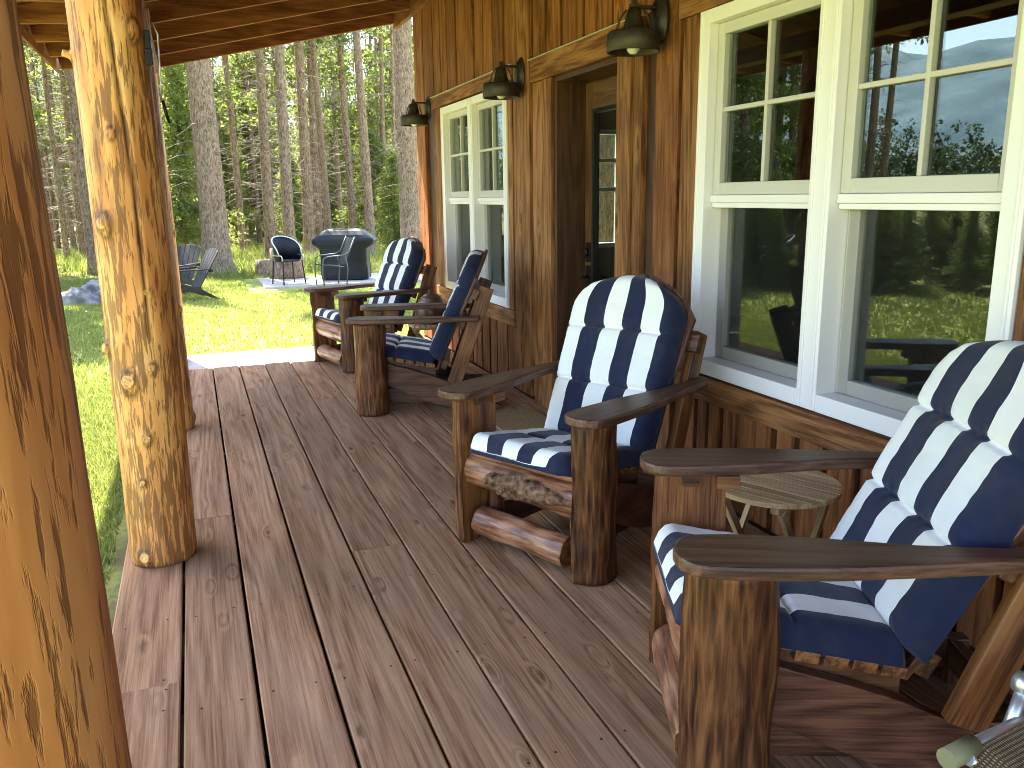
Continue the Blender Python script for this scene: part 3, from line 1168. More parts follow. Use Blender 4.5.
def cushion(outline_w, length, thick, creases, M4, edge=.05, nu=44, nv=72, arch=0., flip=False):
    """puffed cushion: u across, v along; stripes across u; rn = stripe coordinate"""
    vs, gc, rn, fs = [], [], [], []
    top = []
    for j in range(nv + 1):
        v = j / nv
        for i in range(nu + 1):
            u = i / nu
            x = v * length
            hw = outline_w(v)
            y = (u - .5) * 2 * hw
            if arch:
                # arched top: pull the rows near the top down towards the sides
                x = x - arch * (2 * u - 1) ** 2 * max(0, (v - .55) / .45) ** 1.2
            e_u = min(u, 1 - u) * 2 * hw
            e_v = min(v, 1 - v) * length
            e = min(e_u, e_v)
            q = min(1, e / edge)
            puff = math.sqrt(max(0, 1 - (1 - q) ** 2))
            h = thick * (.15 + .85 * puff)
            for c in creases:
                dd = abs(v - c) * length
                h -= thick * .20 * math.exp(-(dd / .008) ** 2) * (.25 + .75 * puff)
                h -= thick * .09 * math.exp(-(dd / .04) ** 2) * puff * min(1, e_u / .12)
                # buttons pulled in at third points of the crease
                for ub in (.333, .667):
                    h -= thick * .10 * math.exp(-((dd / .03) ** 2 + ((u - ub) * 2 * hw / .03) ** 2))
            for c in creases:
                dd = abs(v - c) * length
                h += thick * .035 * math.sin(u * 2 * hw * 150 + 3 * mnoise.noise(Vector((u * 6, c * 9, 1)))) * math.exp(-(dd / .022) ** 2) * puff
            h += thick * .03 * mnoise.noise(Vector((x * 60, y * 60, 3))) * math.exp(-(e / .05) ** 2)
            h += thick * (.05 * mnoise.noise(Vector((x * 9, y * 9, length * 3))) + .022 * mnoise.noise(Vector((x * 34, y * 14, length * 3 + 5))))
            p = Vector((x, y, h))
            top.append(len(vs))
            vs.append(M4 @ p)
            gc.append((x, y, h))
            rn.append((1 - u if flip else u) * .999)
    row = nu + 1
    for j in range(nv):
        for i in range(nu):
            fs.append((j * row + i, j * row + i + 1, (j + 1) * row + i + 1, (j + 1) * row + i))
    # boundary ring down to a navy box edge and underside
    ring = [i for i in range(row)] + [j * row + nu for j in range(1, nv + 1)] + [nv * row + i for i in range(nu - 1, -1, -1)] + [j * row for j in range(nv - 1, 0, -1)]
    b = len(vs)
    for q in ring:
        x, y, h = gc[q]
        for dz in (h - .004, -.008):
            p = Vector((x * .998, y * .995, dz))
            vs.append(M4 @ p)
            gc.append(tuple(p))
            rn.append(.95)
    n = len(ring)
    for k in range(n):
        k2 = (k + 1) % n
        fs.append((ring[k], b + 2 * k, b + 2 * k2, ring[k2]))
        fs.append((b + 2 * k, b + 2 * k + 1, b + 2 * k2 + 1, b + 2 * k2))
    fs.append(tuple(b + 2 * k + 1 for k in range(n)))
    mb = MB()
    mb.add(vs, fs, gc, rn, 0, True)
    return mb


def make_chair(label, burl=False, recline=23.5):
    global RC
    RC = R(recline)
    t = thing('log_chair', label, 'chair', (0, 0, 0), 0, 'striped log chairs along the porch')
    sd = random.uniform(0, 40)
    for s in (1, -1):
        b = MB()
        b.log((s * .30, 0, .004), (s * .30, 0, .655), .112, (-s, 0, 0), 32, 30, .11, .0, seed=sd + s * 3, capmi=1)
        b.build('leg', [M['legbark'], M['sawn']], t)
        b = MB()
        b.box((s * .300, -.115, .632), (.05, .07, .042), grain=1)
        b.build('arm_block', M['sawn'], t, bevel=.004)
        b = MB()
        b.box((s * .288, .0, .636), (.02, .05, .036), grain=1)
        b.build('arm_dowel', M['chair'], t, bevel=.003)
        b = MB()
        ol = arm_outline()
        MA = Matrix.Translation((s * .345, 0, .675)) @ Matrix.Rotation(s * R(1.5), 4, 'Z') @ Matrix(((0, s, 0, 0), (1, 0, 0, 0), (0, 0, 1, 0), (0, 0, 0, 1)))
        b.prism(ol, .036, MA)
        b.build('armrest', M['arm'], t, bevel=.009)
        # side rail: curved board carrying the seat
        b = MB()
        prof = [(.03, .405), (-.08, .366), (-.17, .336), (-.30, .300), (-.40, .268), (-.45, .250), (-.57, .196), (-.70, .134), (-.84, .065), (-.93, .015), (-.80, .008), (-.60, .012), (-.40, .065), (-.195, .155), (.03, .25)]
        b.prism(prof, .038, Matrix.Translation((s * .262, 0, 0)) @ MYZ)
        b.build('side_rail', M['slat'], t, bevel=.004)
        # rear post, leaning with the back
        b = MB()
        ln = .72
        rot = Matrix.Rotation(R(20), 3, 'X')
        b.box((s * .304, -.705, .545), (.04, .10, ln), rot, grain=2)
        b.build('rear_post', M['sawn'], t, bevel=.004)
        b = MB()
        b.box((s * .225, -.03, .15), (.05, .05, .296), grain=2)
        b.build('base_post', M['sawn'], t, bevel=.004)
        b = MB()
        b.box((s * .215, -.42, .11), (.035, .74, .105), grain=1)
        b.box((s * .215, -.82, .08), (.05, .06, .155), grain=2)
        b.build('base_runner', M['chair'], t, bevel=.004)
    b = MB()
    b.box((0, -.80, .115), (.36, .035, .09))
    b.build('base_stretcher', M['chair'], t, bevel=.004)
    b = MB()
    def eye(a, th):
        u = (a - .47) / .40
        w = (th - PI) / 1.25
        n = mnoise.noise(Vector((a * 7, math.cos(th) * 1.5, math.sin(th) * 1.5 + 3))) * .22
        return .62 * max(0, 1 - u * u) ** .9 - abs(w + .15 * u) + n

    def bf(a, th):
        m_ = max(0, min(1, eye(a, th) * 5))
        if m_ <= 0:
            return 0.
        q = Vector((a * 26, math.cos(th) * 3.4, math.sin(th) * 3.4))
        rid = 1 - abs(mnoise.noise(q)) * 2.6
        rid2 = 1 - abs(mnoise.noise(q * 2.3 + Vector((4, 0, 0)))) * 2
        return m_ * (.10 + .12 * rid + .06 * rid2)

    if burl:
        b.log((-.298, .022, .315), (.298, .022, .335), .078, (0, -1, 0), 84, 150, .10, .35, seed=sd + 9, bump=bf, capmi=1,
              mifn=lambda a, th: 2 if eye(a, th) > .02 else None)
    else:
        b.log((-.298, .022, .315), (.298, .022, .335), .078, (0, -1, 0), 36, 60, .13, .35, seed=sd + 9, capmi=1)
    b.build('front_rail', [M['rail'], M['sawn'], M['burl']], t)
    b = MB()
    b.log((-.245, .052, .098), (.245, .052, .112), .062, None, 26, 34, .12, seed=sd + 20, capmi=1)
    b.build('lower_log', [M['rail'], M['sawn']], t)
    b = MB()
    b.box((0, .02, .412), (.59, .085, .022))
    b.build('seat_board', M['rail'], t, bevel=.004)
    for k in range(6):
        y = -.055 - .072 * k
        z = .446 - (.118 - y) * math.tan(R(10))
        b = MB()
        b.box((0, y, z - .016), (.565, .062, .030), Matrix.Rotation(R(10), 3, 'X'))
        b.build('seat_slat', M['sawn'], t, bevel=.003)
    # back slats, fanned and cut to an arch
    for k in range(7):
        b = MB()
        kk = k - 3
        yb, yt = kk * .071, kk * .0965
        wb, wt = .031, .0445
        top = lambda y: .895 - 1.65 * y * y
        L0, L1 = top(yt - wt), top(yt + wt)
        pts = [(-.02, yb - wb), (L0 - .01, yt - wt), (L0, yt - wt + .008), ((L0 + L1) / 2 + .004, yt), (L1, yt + wt - .008), (L1 - .01, yt + wt), (-.02, yb + wb)]
        b.prism(pts, .022, back_matrix(0.))
        b.build('back_slat', M['slat'], t, bevel=.004)
    for s_, hw, hh in ((.04, .24, .07), (.36, .30, .06), (.60, .365, .075)):
        b = MB()
        yy, zz = back_pt(0, s_, -.036)
        b.box((0, yy, zz), (2 * hw, .045, hh), Matrix.Rotation(RC, 3, 'X'))
        b.build('back_brace', M['chair'], t, bevel=.005)
    for s in (1, -1):
        b = MB()
        b.prism([(.02, .402), (-.45, .318), (-.45, .25), (.02, .35)], .03, Matrix.Translation((s * .222, 0, 0)) @ MYZ)
        b.build('seat_cleat', M['chair'], t)
    # cushions
    ms = Matrix.Translation((0, .118, .446)) @ Matrix.Rotation(R(10), 4, 'X') @ Matrix(((0, -1, 0, 0), (-1, 0, 0, 0), (0, 0, 1, 0), (0, 0, 0, 1)))
    cw = lambda v: .282 if v > .12 else .282 - .05 * (1 - v / .12) ** 2
    # u=0 must lie on +x (the sitter's right): local y -> -x, so u runs from +x to -x
    seat = cushion(lambda v: cw(v), .565, .078, (.50,), ms, .05, arch=0.)
    seat.build('seat_cushion', M['fabric'], t)
    mk = back_matrix(.013)
    mk2 = mk @ Matrix.Translation((.06, 0, 0)) @ Matrix(((1, 0, 0, 0), (0, 1, 0, 0), (0, 0, 1, 0), (0, 0, 0, 1)))
    bw = lambda v: (.292 + .010 * min(1, v / .5)) * (1 if v < .80 else math.sqrt(max(.25, 1 - ((v - .80) / .235) ** 2)))
    bc = cushion(bw, .815, .094, (.345, .67), mk2, .06, 48, 110, arch=.05, flip=True)
    bc.build('back_cushion', M['fabric'], t)
    return t


CH = [('striped log chair nearest the camera, cut by the picture edge', (1.81, -1.256), 66.9, False, 26.8),
      ('striped log chair with a dark burl on its front rail', (3.06, -1.235), 117.5, True, 23.),
      ('striped log chair turned away in side view beside the far window', (5.99, -1.19), 71.4, False, 24.5),
      ('farthest striped log chair, at the end of the deck by the lawn', (7.53, -1.16), 105., False, 23.5)]
for lab, (x, y), face, burl, rec in CH:
    c = make_chair(lab, burl, rec)
    c.location = (x, y, 0)
    c.rotation_euler = (0, 0, R(face - 90))


# small round folding tables ------------------------------------------
def folding_table(label, x, y, rz, h=.50, r=.20):
    t = thing('folding_table', label, 'table', (x, y, 0), rz, 'small round slatted tables')
    b = MB()
    y0 = -r
    n = 9
    wd = 2 * r / n
    for k in range(n):
        ya, yb = -r + k * wd + .003, -r + (k + 1) * wd - .003
        pts = []
        for yy in np.linspace(ya, yb, 5):
            pts.append((math.sqrt(max(.0004, r * r - yy * yy)), yy))
        for yy in np.linspace(yb, ya, 5):
            pts.append((-math.sqrt(max(.0004, r * r - yy * yy)), yy))
        b.prism(pts[::-1], .018, Matrix.Translation((0, 0, h - .009)))
    b.build('tabletop', M['teak'], t, bevel=.002)
    b = MB()
    for xx in (-.10, .10):
        b.box((xx, 0, h - .03), (.03, 2 * r - .06, .022), grain=1)
    b.build('batten', M['teak'], t, bevel=.002)
    for s in (1, -1):
        for xx in (-.135, .135):
            b = MB()
            ang = math.atan2(.32, h - .04)
            b.box((xx * (1 if s > 0 else .80), 0, (h - .04) / 2), (.02, .03, (h - .04) / math.cos(ang) - .012), Matrix.Rotation(s * ang, 3, 'X'), grain=2)
            b.build('leg', M['teak'], t, bevel=.002)
    return t


folding_table('round slatted wooden table between the two nearest striped chairs', 2.275, -1.85, R(25), .50, .225)
folding_table('small round slatted table between the two far striped chairs', 6.75, -1.83, R(-10), .46, .20)
# pot on the far table
t = thing('clay_pot', 'brown glazed clay pot on the far round table', 'pot', (6.75, -1.83, .46))
b = MB()
b.lathe([(0, .0), (.10, .0), (.115, .01), (.135, .06), (.14, .12), (.12, .17), (.095, .19), (.10, .20), (.09, .20), (.085, .185), (0, .185)], 32)
b.build('body', M['pot'], t)
b = MB()
b.lathe([(.088, .190), (.09, .215), (.06, .24), (.02, .255), (.02, .275), (0, .28)], 24)
b.build('lid', M['pot'], t)

# door mat
b = MB()
b.box((4.83, -1.965, .009), (1.02, .40, .016))
o = tag(b.build('door_mat', M['mat'], bevel=.004), 'tan coir door mat lying in front of the glass door', 'door mat')

# camp chair at the lower right -----------------------------------------
t = thing('camp_chair', 'folding camp chair with tan woven seat and bright metal tubes', 'camp chair', (.835, -1.685, 0), R(8))
b = MB()
vs, fs, gc = [], [], []
for j in range(21):
    for i in range(21):
        u, v = i / 20 - .5, j / 20 - .5
        z = .435 - .03 * (1 - (2 * u) ** 2) - .03 * (v < 0) * (-v) * 2 + .02 * (v > .4) * -(v - .4) * 10
        vs.append((u * .44, v * .44 + .12, z))
        gc.append((u * .44, v * .44, z))
fs = [(j * 21 + i, j * 21 + i + 1, (j + 1) * 21 + i + 1, (j + 1) * 21 + i) for j in range(20) for i in range(20)]
n = len(vs)
vs2 = [(x, y, z - .006) for x, y, z in vs]
fs2 = [tuple(n + q for q in reversed(f_)) for f_ in fs]
b.add(vs + vs2, fs + fs2, gc + gc, .5, 0, True)
b.build('seat_sling', M['sling'], t)
for s in (1, -1):
    b = MB()
    b.tube([(s * .235, .36, .425), (s * .235, -.10, .41)], .016, 12)
    b.build('seat_rail', M['steel'], t)
    b = MB()
    b.tube([(s * .235, .385, .425), (s * .235, .30, .425)], .0215, 14)
    b.build('end_cap', plain('olive_plastic', (.20, .19, .10), .5) if s > 0 else bpy.data.materials['olive_plastic'], t)
    b = MB()
    b.tube([(s * .25, .17, .36), (s * .25, .115, .485)], .014, 12)
    b.lathe([(0, -.018), (.022, -.018), (.026, 0), (.022, .018), (0, .018)], 16, Matrix.Translation((s * .25, .113, .492)) @ Matrix.Rotation(PI / 2, 4, 'Y'))
    b.build('arm_post', M['steel'], t)
    b = MB()
    b.tube([(s * .22, .34, .42), (s * .22, -.22, .012)], .013, 10)
    b.build('leg', M['steel'], t)
    b = MB()
    b.tube([(s * .25, -.16, .42), (s * .25, .36, .012)], .013, 10)
    b.build('leg', M['steel'], t)
    b = MB()
    b.tube([(s * .235, -.10, .41), (s * .235, -.24, .85)], .014, 10)
    b.build('back_tube', M['steel'], t)
b = MB()
b.prism([(-.02, -.225), (.44, -.225), (.44, .225), (-.02, .225)], .008, Matrix.Translation((0, -.115, .43)) @ Matrix.Rotation(R(17.5), 4, 'X') @ Matrix(((0, 1, 0, 0), (0, 0, 1, 0), (1, 0, 0, 0), (0, 0, 0, 1))))
b.build('back_sling', M['sling'], t)


# wall lamps ------------------------------------------------------------
def wall_lamp(label, x, z):
    t = thing('wall_lamp', label, 'wall lamp', (x, WY + .018, z), 0, 'bronze barn lamps on the cabin wall')
    b = MB()
    Mp = Matrix.Translation((0, 0, .02)) @ Matrix.Rotation(-PI / 2, 4, 'X') @ Matrix.Diagonal((.62, 1, 1, 1))
    b.lathe([(0, 0), (.115, 0), (.118, .008), (.108, .018), (.095, .022), (.09, .034), (0, .036)], 32, Mp)
    b.build('wall_plate', M['bronze'], t)
    b = MB()
    for dx in (-.012, .012):
        b.box((dx, .09, .075), (.008, .125, .014), grain=1)
    b.tube([(0, .155, .105), (0, .155, .02)], .014, 12)
    b.box((0, .155, .078), (.05, .03, .02))
    b.build('arm', M['bronze'], t, bevel=.002)
    b = MB()
    T = Matrix.Translation((0, .155, -.10))
    b.lathe([(0, .165), (.028, .165), (.034, .155), (.045, .10), (.056, .070), (.064, .060), (.122, .057), (.131, .048), (.131, -.036), (.127, -.039), (.123, -.036),
             (.121, .044), (.05, .046), (.03, .09), (0, .10)], 40, T)
    b.build('shade', M['bronze'], t)
    b = MB()
    for a in range(4):
        c_, s_ = math.cos(a * PI / 2 + .7), math.sin(a * PI / 2 + .7)
        b.tube([(c_ * .04, .155 + s_ * .04, .062), (c_ * .07, .155 + s_ * .07, .03), (c_ * .088, .155 + s_ * .088, -.02), (c_ * .098, .155 + s_ * .098, -.055)], .005, 6)
    b.build('strap', M['bronze'], t)
    b = MB()
    b.lathe([(0, -.047), (.018, -.044), (.031, -.028), (.034, -.010), (.028, .012), (.018, .035), (.016, .06), (0, .06)], 20, T)
    b.build('bulb', M['bulb'], t)


wall_lamp('largest bronze barn lamp, between the door and the near window', 3.865, 2.325)
wall_lamp('bronze barn lamp on the plank between the far window and the door', 5.765, 2.315)
wall_lamp('farthest bronze barn lamp, at the outer corner of the cabin', 8.24, 2.325)

# red chime of painted sticks at the cabin corner
t = thing('stick_chime', 'red painted stick chime hanging at the far cabin corner', 'chime', (8.64, -2.215, 1.06))
for k in range(4):
    b = MB()
    xo = -.075 + k * .05
    b.tube([(xo, .02 * (k % 2), -.28 + .015 * k), (xo + .045, .02 * (k % 2), .0 + .012 * k)], .011, 8)
    b.build('stick', M['red'], t)
b = MB()
b.tube([(-.03, 0, .0), (.0, 0, .14), (.12, 0, .03)], .002, 5)
b.tube([(0., 0, .14), (0, -.07, .30)], .002, 5)
b.build('string', M['twig'], t)
# electric outlet under the far window
b = MB()
b.box((6.88, WY + .006, .40), (.075, .012, .115))
b.box((6.88, WY + .013, .425), (.03, .006, .03), mi=1)
b.box((6.88, WY + .013, .375), (.03, .006, .03), mi=1)
tag(b.build('wall_outlet', [M['steel'], M['black']], bevel=.003), 'small grey outlet cover low on the wall under the far window', 'outlet')


# ------------------------------------------------------------------ furniture inside, seen through the door glass
def windsor(label, x, y, rz):
    t = thing('spindle_chair', label, 'chair', (x, y, -.01), rz)
    b = MB()
    pts = [(.22 * math.cos(a) * 1.02, .21 * math.sin(a)) for a in np.linspace(0, 2 * PI, 24, endpoint=False)]
    b.prism(pts, .035, Matrix.Translation((0, 0, .45)))
    b.build('seat', M['black'], t, bevel=.008)
    for sx in (1, -1):
        for sy in (1, -1):
            b = MB()
            b.tube([(sx * .14, sy * .13, .44), (sx * .21, sy * .2, .0)], [.014, .018], 8)
            b.build('leg', M['black'], t)
    b = MB()
    arc = [(.23 * math.cos(a), -.2 - .06 * math.sin(a), .46 + .56 * math.sin(a)) for a in np.linspace(0, PI, 20)]
    b.tube(arc, .013, 8)
    b.build('bow', M['black'], t)
    for k in range(7):
        xx = -.15 + .05 * k
        zt_ = .46 + .56 * math.sqrt(max(0, 1 - (xx / .23) ** 2))
        b = MB()
        b.tube([(xx * .8, -.18, .46), (xx, -.2 - .06 * (zt_ - .46) / .56, zt_)], .006, 6)
        b.build('spindle', M['black'], t)


windsor('black spindle chair inside the cabin behind the glass door', 7.1, -3.62, R(200))

# ------------------------------------------------------------------ yard things
def yard_chair(label, x, y, rz):
    t = thing('adirondack_chair', label, 'lawn chair', (x, y, GZ), rz, 'dark lawn chairs on the grass')
    for k in range(5):
        b = MB()
        kk = k - 2
        yb, yt = kk * .085, kk * .118
        top = lambda q: .80 - .9 * q * q
        pts = [(0, yb - .039), (top(yt - .053), yt - .053), (top(yt), yt), (top(yt + .053), yt + .053), (0, yb + .039)]
        a = R(30)
        ux, uz = Vector((0, -math.sin(a), math.cos(a))), Vector((0, math.cos(a), math.sin(a)))
        uy = uz.cross(ux)
        b.prism(pts, .02, Matrix(((ux.x, uy.x, uz.x, 0), (ux.y, uy.y, uz.y, -.30), (ux.z, uy.z, uz.z, .24), (0, 0, 0, 1))))
        b.build('back_slat', M['greychair'], t, bevel=.004)
    for k in range(5):
        b = MB()
        b.box((0, .20 - .105 * k, .375 - .03 * k), (.52, .095, .02), Matrix.Rotation(R(15), 3, 'X'))
        b.build('seat_slat', M['greychair'], t, bevel=.003)
    for s in (1, -1):
        b = MB()
        b.box((s * .29, .20, .28), (.03, .11, .56), grain=2)
        b.build('leg', M['greychair'], t, bevel=.003)
        b = MB()
        b.prism([(.26, .38), (-.25, .25), (-.62, .02), (-.72, .0), (-.58, .0), (-.3, .13), (.26, .26)], .03, Matrix.Translation((s * .26, 0, 0)) @ MYZ)
        b.build('side_rail', M['greychair'], t, bevel=.003)
        b = MB()
        b.prism([(.32, -.05), (.36, 0), (.32, .08), (.1, .085), (-.46, .04), (-.46, -.03), (.0, -.05)], .025, Matrix.Translation((s * .30, 0, .572)) @ Matrix(((0, s, 0, 0), (1, 0, 0, 0), (0, 0, 1, 0), (0, 0, 0, 1))))
        b.build('armrest', M['greychair'], t, bevel=.004)
    b = MB()
    b.box((0, -.52, .545), (.62, .03, .06))
    b.build('back_brace', M['greychair'], t, bevel=.003)


yard_chair('dark lawn chair in side view on the grass, back to the trees', 16.3, .31, R(20))
yard_chair('dark fan backed lawn chair half hidden behind the log post', 17.6, .42, R(62))


def rock(label, x, y, sx, sy, sz, seed):
    b = MB()
    me = bmesh.new()
    bmesh.ops.create_icosphere(me, subdivisions=4, radius=1)
    for v in me.verts:
        n = mnoise.noise(v.co * 1.1 + Vector((seed, 0, 0))) * .35 + abs(mnoise.noise(v.co * 2.6 + Vector((seed, 4, 0)))) * .26 + mnoise.noise(v.co * 8 + Vector((seed, 4, 0))) * .05
        v.co = v.co * (1 + n)
        v.co.z = max(v.co.z, -.35)
        v.co = Vector((v.co.x * sx, v.co.y * sy, v.co.z * sz))
    me.verts.index_update()
    b.add([v.co.copy() for v in me.verts], [tuple(v.index for v in f_.verts) for f_ in me.faces], None, .5, 0, True)
    me.free()
    o = b.build('boulder', M['rock'])
    o.location = (x, y, GZ + sz * .30)
    tag(o, label, 'rock', 'grey boulders on the lawn')


rock('long flat grey boulder lying in front on the lawn', 16.6, 2.05, .22, .36, .22, 1.)
rock('grey boulder behind the long flat one, partly hidden by the log post', 17.5, 1.80, .26, .30, .24, 5.)
rock('small grey boulder against the log post edge', 16.9, 1.62, .13, .15, .16, 9.)


def stump(label, x, y, r, h):
    t = thing('tree_stump', label, 'stump', (x, y, GZ), 0, 'cut stumps behind the patio')
    b = MB()
    b.tube([(0, 0, 0), (0, 0, h * .3), (0, 0, h * .7), (0, 0, h)], [r * 1.15, r * 1.03, r, r * .98], 30, .6, caps=True, radfn=lambda a, th: 1 + .07 * mnoise.noise(Vector((math.cos(th) * 2 + r * 30, math.sin(th) * 2, a * 3))))
    b.build('trunk', M['bark'], t)
    b = MB()
    b.lathe([(0, h + .004), (r * .9, h + .004), (r * .9, h - .01)], 30)
    b.build('cut_face', M['stumpend'], t)


stump('tall broad grey stump standing behind the barrel backed chair', 19.6, -1.95, .36, .72)
stump('short cut stump left of the barrel backed chair', 20.9, -1.58, .24, .38)


def barrel_chair(label, x, y, z, rz, group=None):
    t = thing('patio_chair', label, 'patio chair', (x, y, z), rz, group)
    b = MB()
    vs, fs = [], []
    n = 22
    for i in range(n + 1):
        a = R(-25 + 230 * i / n)
        top = .60 + .38 * max(0, math.sin((a - R(-25)) / R(230) * PI)) ** .6
        for (rr, z_) in ((.265, .50), (.285, .50 + (top - .5) * .5), (.30, top), (.288, top), (.272, .50 + (top - .5) * .5), (.253, .50)):
            vs.append((rr * math.cos(a), -rr * math.sin(a), z_))
    for i in range(n):
        for k in range(6):
            k2 = (k + 1) % 6
            fs.append((i * 6 + k, (i + 1) * 6 + k, (i + 1) * 6 + k2, i * 6 + k2))
    fs += [tuple(range(6)), tuple(n * 6 + k for k in range(5, -1, -1))]
    b.add(vs, fs, None, .5, 0, True)
    b.build('backrest', M['cover'], t)
    b = MB()
    pts = []
    for i in range(n + 1):
        a = R(-25 + 230 * i / n)
        top = .60 + .38 * max(0, math.sin((a - R(-25)) / R(230) * PI)) ** .6
        pts.append((.296 * math.cos(a), -.296 * math.sin(a), top + .006))
    b.tube(pts, .014, 8)
    b.build('back_rim', M['steel'], t)
    b = MB()
    b.lathe([(0, .47), (.24, .47), (.26, .485), (.25, .505), (0, .51)], 28)
    b.build('seat', M['cover'], t)
    for sx in (1, -1):
        for sy in (1, -1):
            b = MB()
            b.tube([(sx * .225, sy * .19, .49), (sx * .26, sy * .225, 0)], .014, 8)
            b.build('leg', M['black'], t)
    b = MB()
    b.tube([(.27, -.1, .60), (.27, .2, .60), (.26, .225, .56), (.25, .21, .49)], .012, 8)
    b.tube([(-.27, -.1, .60), (-.27, .2, .60), (-.26, .225, .56), (-.25, .21, .49)], .012, 8)
    b.build('arm_tube', M['steel'], t)
    return t


barrel_chair('barrel backed patio chair with pale rim on the patio slab', 18.15, -1.83, GZ + .05, R(115), 'barrel backed patio chairs')


def sling_chair(label, x, y, z, rz):
    t = thing('tube_chair', label, 'patio chair', (x, y, z), rz)
    for s in (1, -1):
        b = MB()
        b.tube([(s * .28, .25, 0), (s * .28, .27, .30), (s * .28, .24, .56), (s * .28, .16, .60), (s * .28, -.18, .62), (s * .28, -.30, .68), (s * .28, -.44, .98)], .014, 8)
        b.build('frame', M['tube'], t)
        b = MB()
        b.tube([(s * .28, -.22, 0), (s * .28, -.26, .35), (s * .28, -.22, .63)], .014, 8)
        b.build('leg', M['tube'], t)
    b = MB()
    b.box((0, .02, .40), (.55, .46, .02), Matrix.Rotation(R(6), 3, 'X'))
    b.build('seat', M['cover'], t, bevel=.005)
    b = MB()
    b.box((0, -.33, .68), (.54, .02, .58), Matrix.Rotation(R(22), 3, 'X'))
    b.build('backrest', M['cover'], t, bevel=.005)


sling_chair('tubular patio chair in side view in front of the covered grill', 17.4, -2.62, GZ + .05, R(8))

# covered grill
t = thing('covered_grill', 'barbecue grill under a dark fitted cover on the patio slab', 'grill', (18.55, -3.12, GZ + .05), R(70))
b = MB()
prof = [(0.02, .50, .30), (.12, .51, .31), (.40, .50, .30), (.68, .52, .31), (.78, .66, .335), (.86, .685, .34), (.90, .66, .33), (.98, .54, .29), (1.06, .44, .22), (1.10, .36, .15), (1.115, .2, .08)]
seg = 96
vs, fs = [], []
for i, (z, hx, hy) in enumerate(prof):
    for k in range(seg):
        a = 2 * PI * k / seg
        c_, s_ = math.cos(a), math.sin(a)
        e = .2
        px = hx * math.copysign(abs(c_) ** e, c_)
        py = hy * math.copysign(abs(s_) ** e, s_)
        f_ = 1 + .02 * mnoise.noise(Vector((px * 7, py * 7, z * 1.5))) + (.035 * math.sin(a * 17 + z * 2) * max(0, .7 - z) if z < .7 else 0)
        vs.append((px * f_, py * f_, z + .006 * mnoise.noise(Vector((px * 5, py * 5, 2)))))
for i in range(len(prof) - 1):
    for k in range(seg):
        k2 = (k + 1) % seg
        fs.append((i * seg + k, i * seg + k2, (i + 1) * seg + k2, (i + 1) * seg + k))
fs.append(tuple((len(prof) - 1) * seg + k for k in range(seg)))
b.add(vs, fs, None, .5, 0, False)
b.build('cover', M['cover'], t)
for sx in (-.38, .38):
    b = MB()
    b.lathe([(0, -.02), (.06, -.02), (.07, -.012), (.07, .012), (.06, .02), (0, .02)], 20, Matrix.Translation((sx, .24, .07)) @ Matrix.Rotation(PI / 2, 4, 'Y'))
    b.build('wheel', M['black'], t)

# table and chair out on the lawn: seen mirrored in the near window
t = thing('patio_table', 'white topped garden table out on the lawn, mirrored in the window', 'table', (14.0, 6.5, GZ), R(20))
b = MB()
b.prism([(.62 * math.cos(a), .62 * math.sin(a)) for a in np.linspace(0, 2 * PI, 36, endpoint=False)], .035, Matrix.Translation((0, 0, .74)))
b.build('tabletop', M['white'], t, bevel=.006)
for a in range(4):
    b = MB()
    c_, s_ = math.cos(a * PI / 2 + .6), math.sin(a * PI / 2 + .6)
    b.tube([(c_ * .42, s_ * .42, .72), (c_ * .5, s_ * .5, 0)], .018, 8)
    b.build('leg', M['black'], t)
barrel_chair('barrel backed chair beside the white garden table, mirrored in the window', 13.3, 5.75, GZ, R(200), 'barrel backed patio chairs')


# ------------------------------------------------------------------ trees
def needle_quads(pts, dirs, n_each, size, spread, rn_base, width=.28):
    """needle sprays: small narrow quads round each point"""
    pts = np.asarray(pts, float)
    dirs = np.asarray(dirs, float)
    P = np.repeat(pts, n_each, 0)
    D = np.repeat(dirs, n_each, 0)
    N = len(P)
    P = P + rng.normal(0, spread, (N, 3))
    d = D + rng.normal(0, .75, (N, 3))
    d[:, 2] -= .15
    d /= np.linalg.norm(d, axis=1)[:, None]
    o = rng.normal(0, 1, (N, 3))
    o -= d * (o * d).sum(1)[:, None]
    o /= np.linalg.norm(o, axis=1)[:, None]
    L = size * rng.uniform(.6, 1.3, N)[:, None]
    W = L * width
    a = P - o * W * .5
    b = P + d * L * .5 - o * W
    c = P + d * L
    e = P + d * L * .5 + o * W
    V = np.stack([a, b, c, e], 1).reshape(-1, 3)
    rn = np.clip(np.repeat(rn_base, n_each) + rng.uniform(-.3, .3, N), 0, 1)
    return V, np.repeat(rn, 4)


def quads_mesh(name, V, rn, mat_):
    N = len(V) // 4
    me = bpy.data.meshes.new(name)
    me.vertices.add(N * 4)
    me.vertices.foreach_set('co', V.astype(np.float32).ravel())
    me.loops.add(N * 4)
    me.loops.foreach_set('vertex_index', np.arange(N * 4, dtype=np.int32))
    me.polygons.add(N)
    me.polygons.foreach_set('loop_start', np.arange(0, N * 4, 4, dtype=np.int32))
    at = me.attributes.new('rn', 'FLOAT', 'POINT')
    at.data.foreach_set('value', rn.astype(np.float32))
    me.update(calc_edges=True)
    me.materials.append(mat_)
    return me


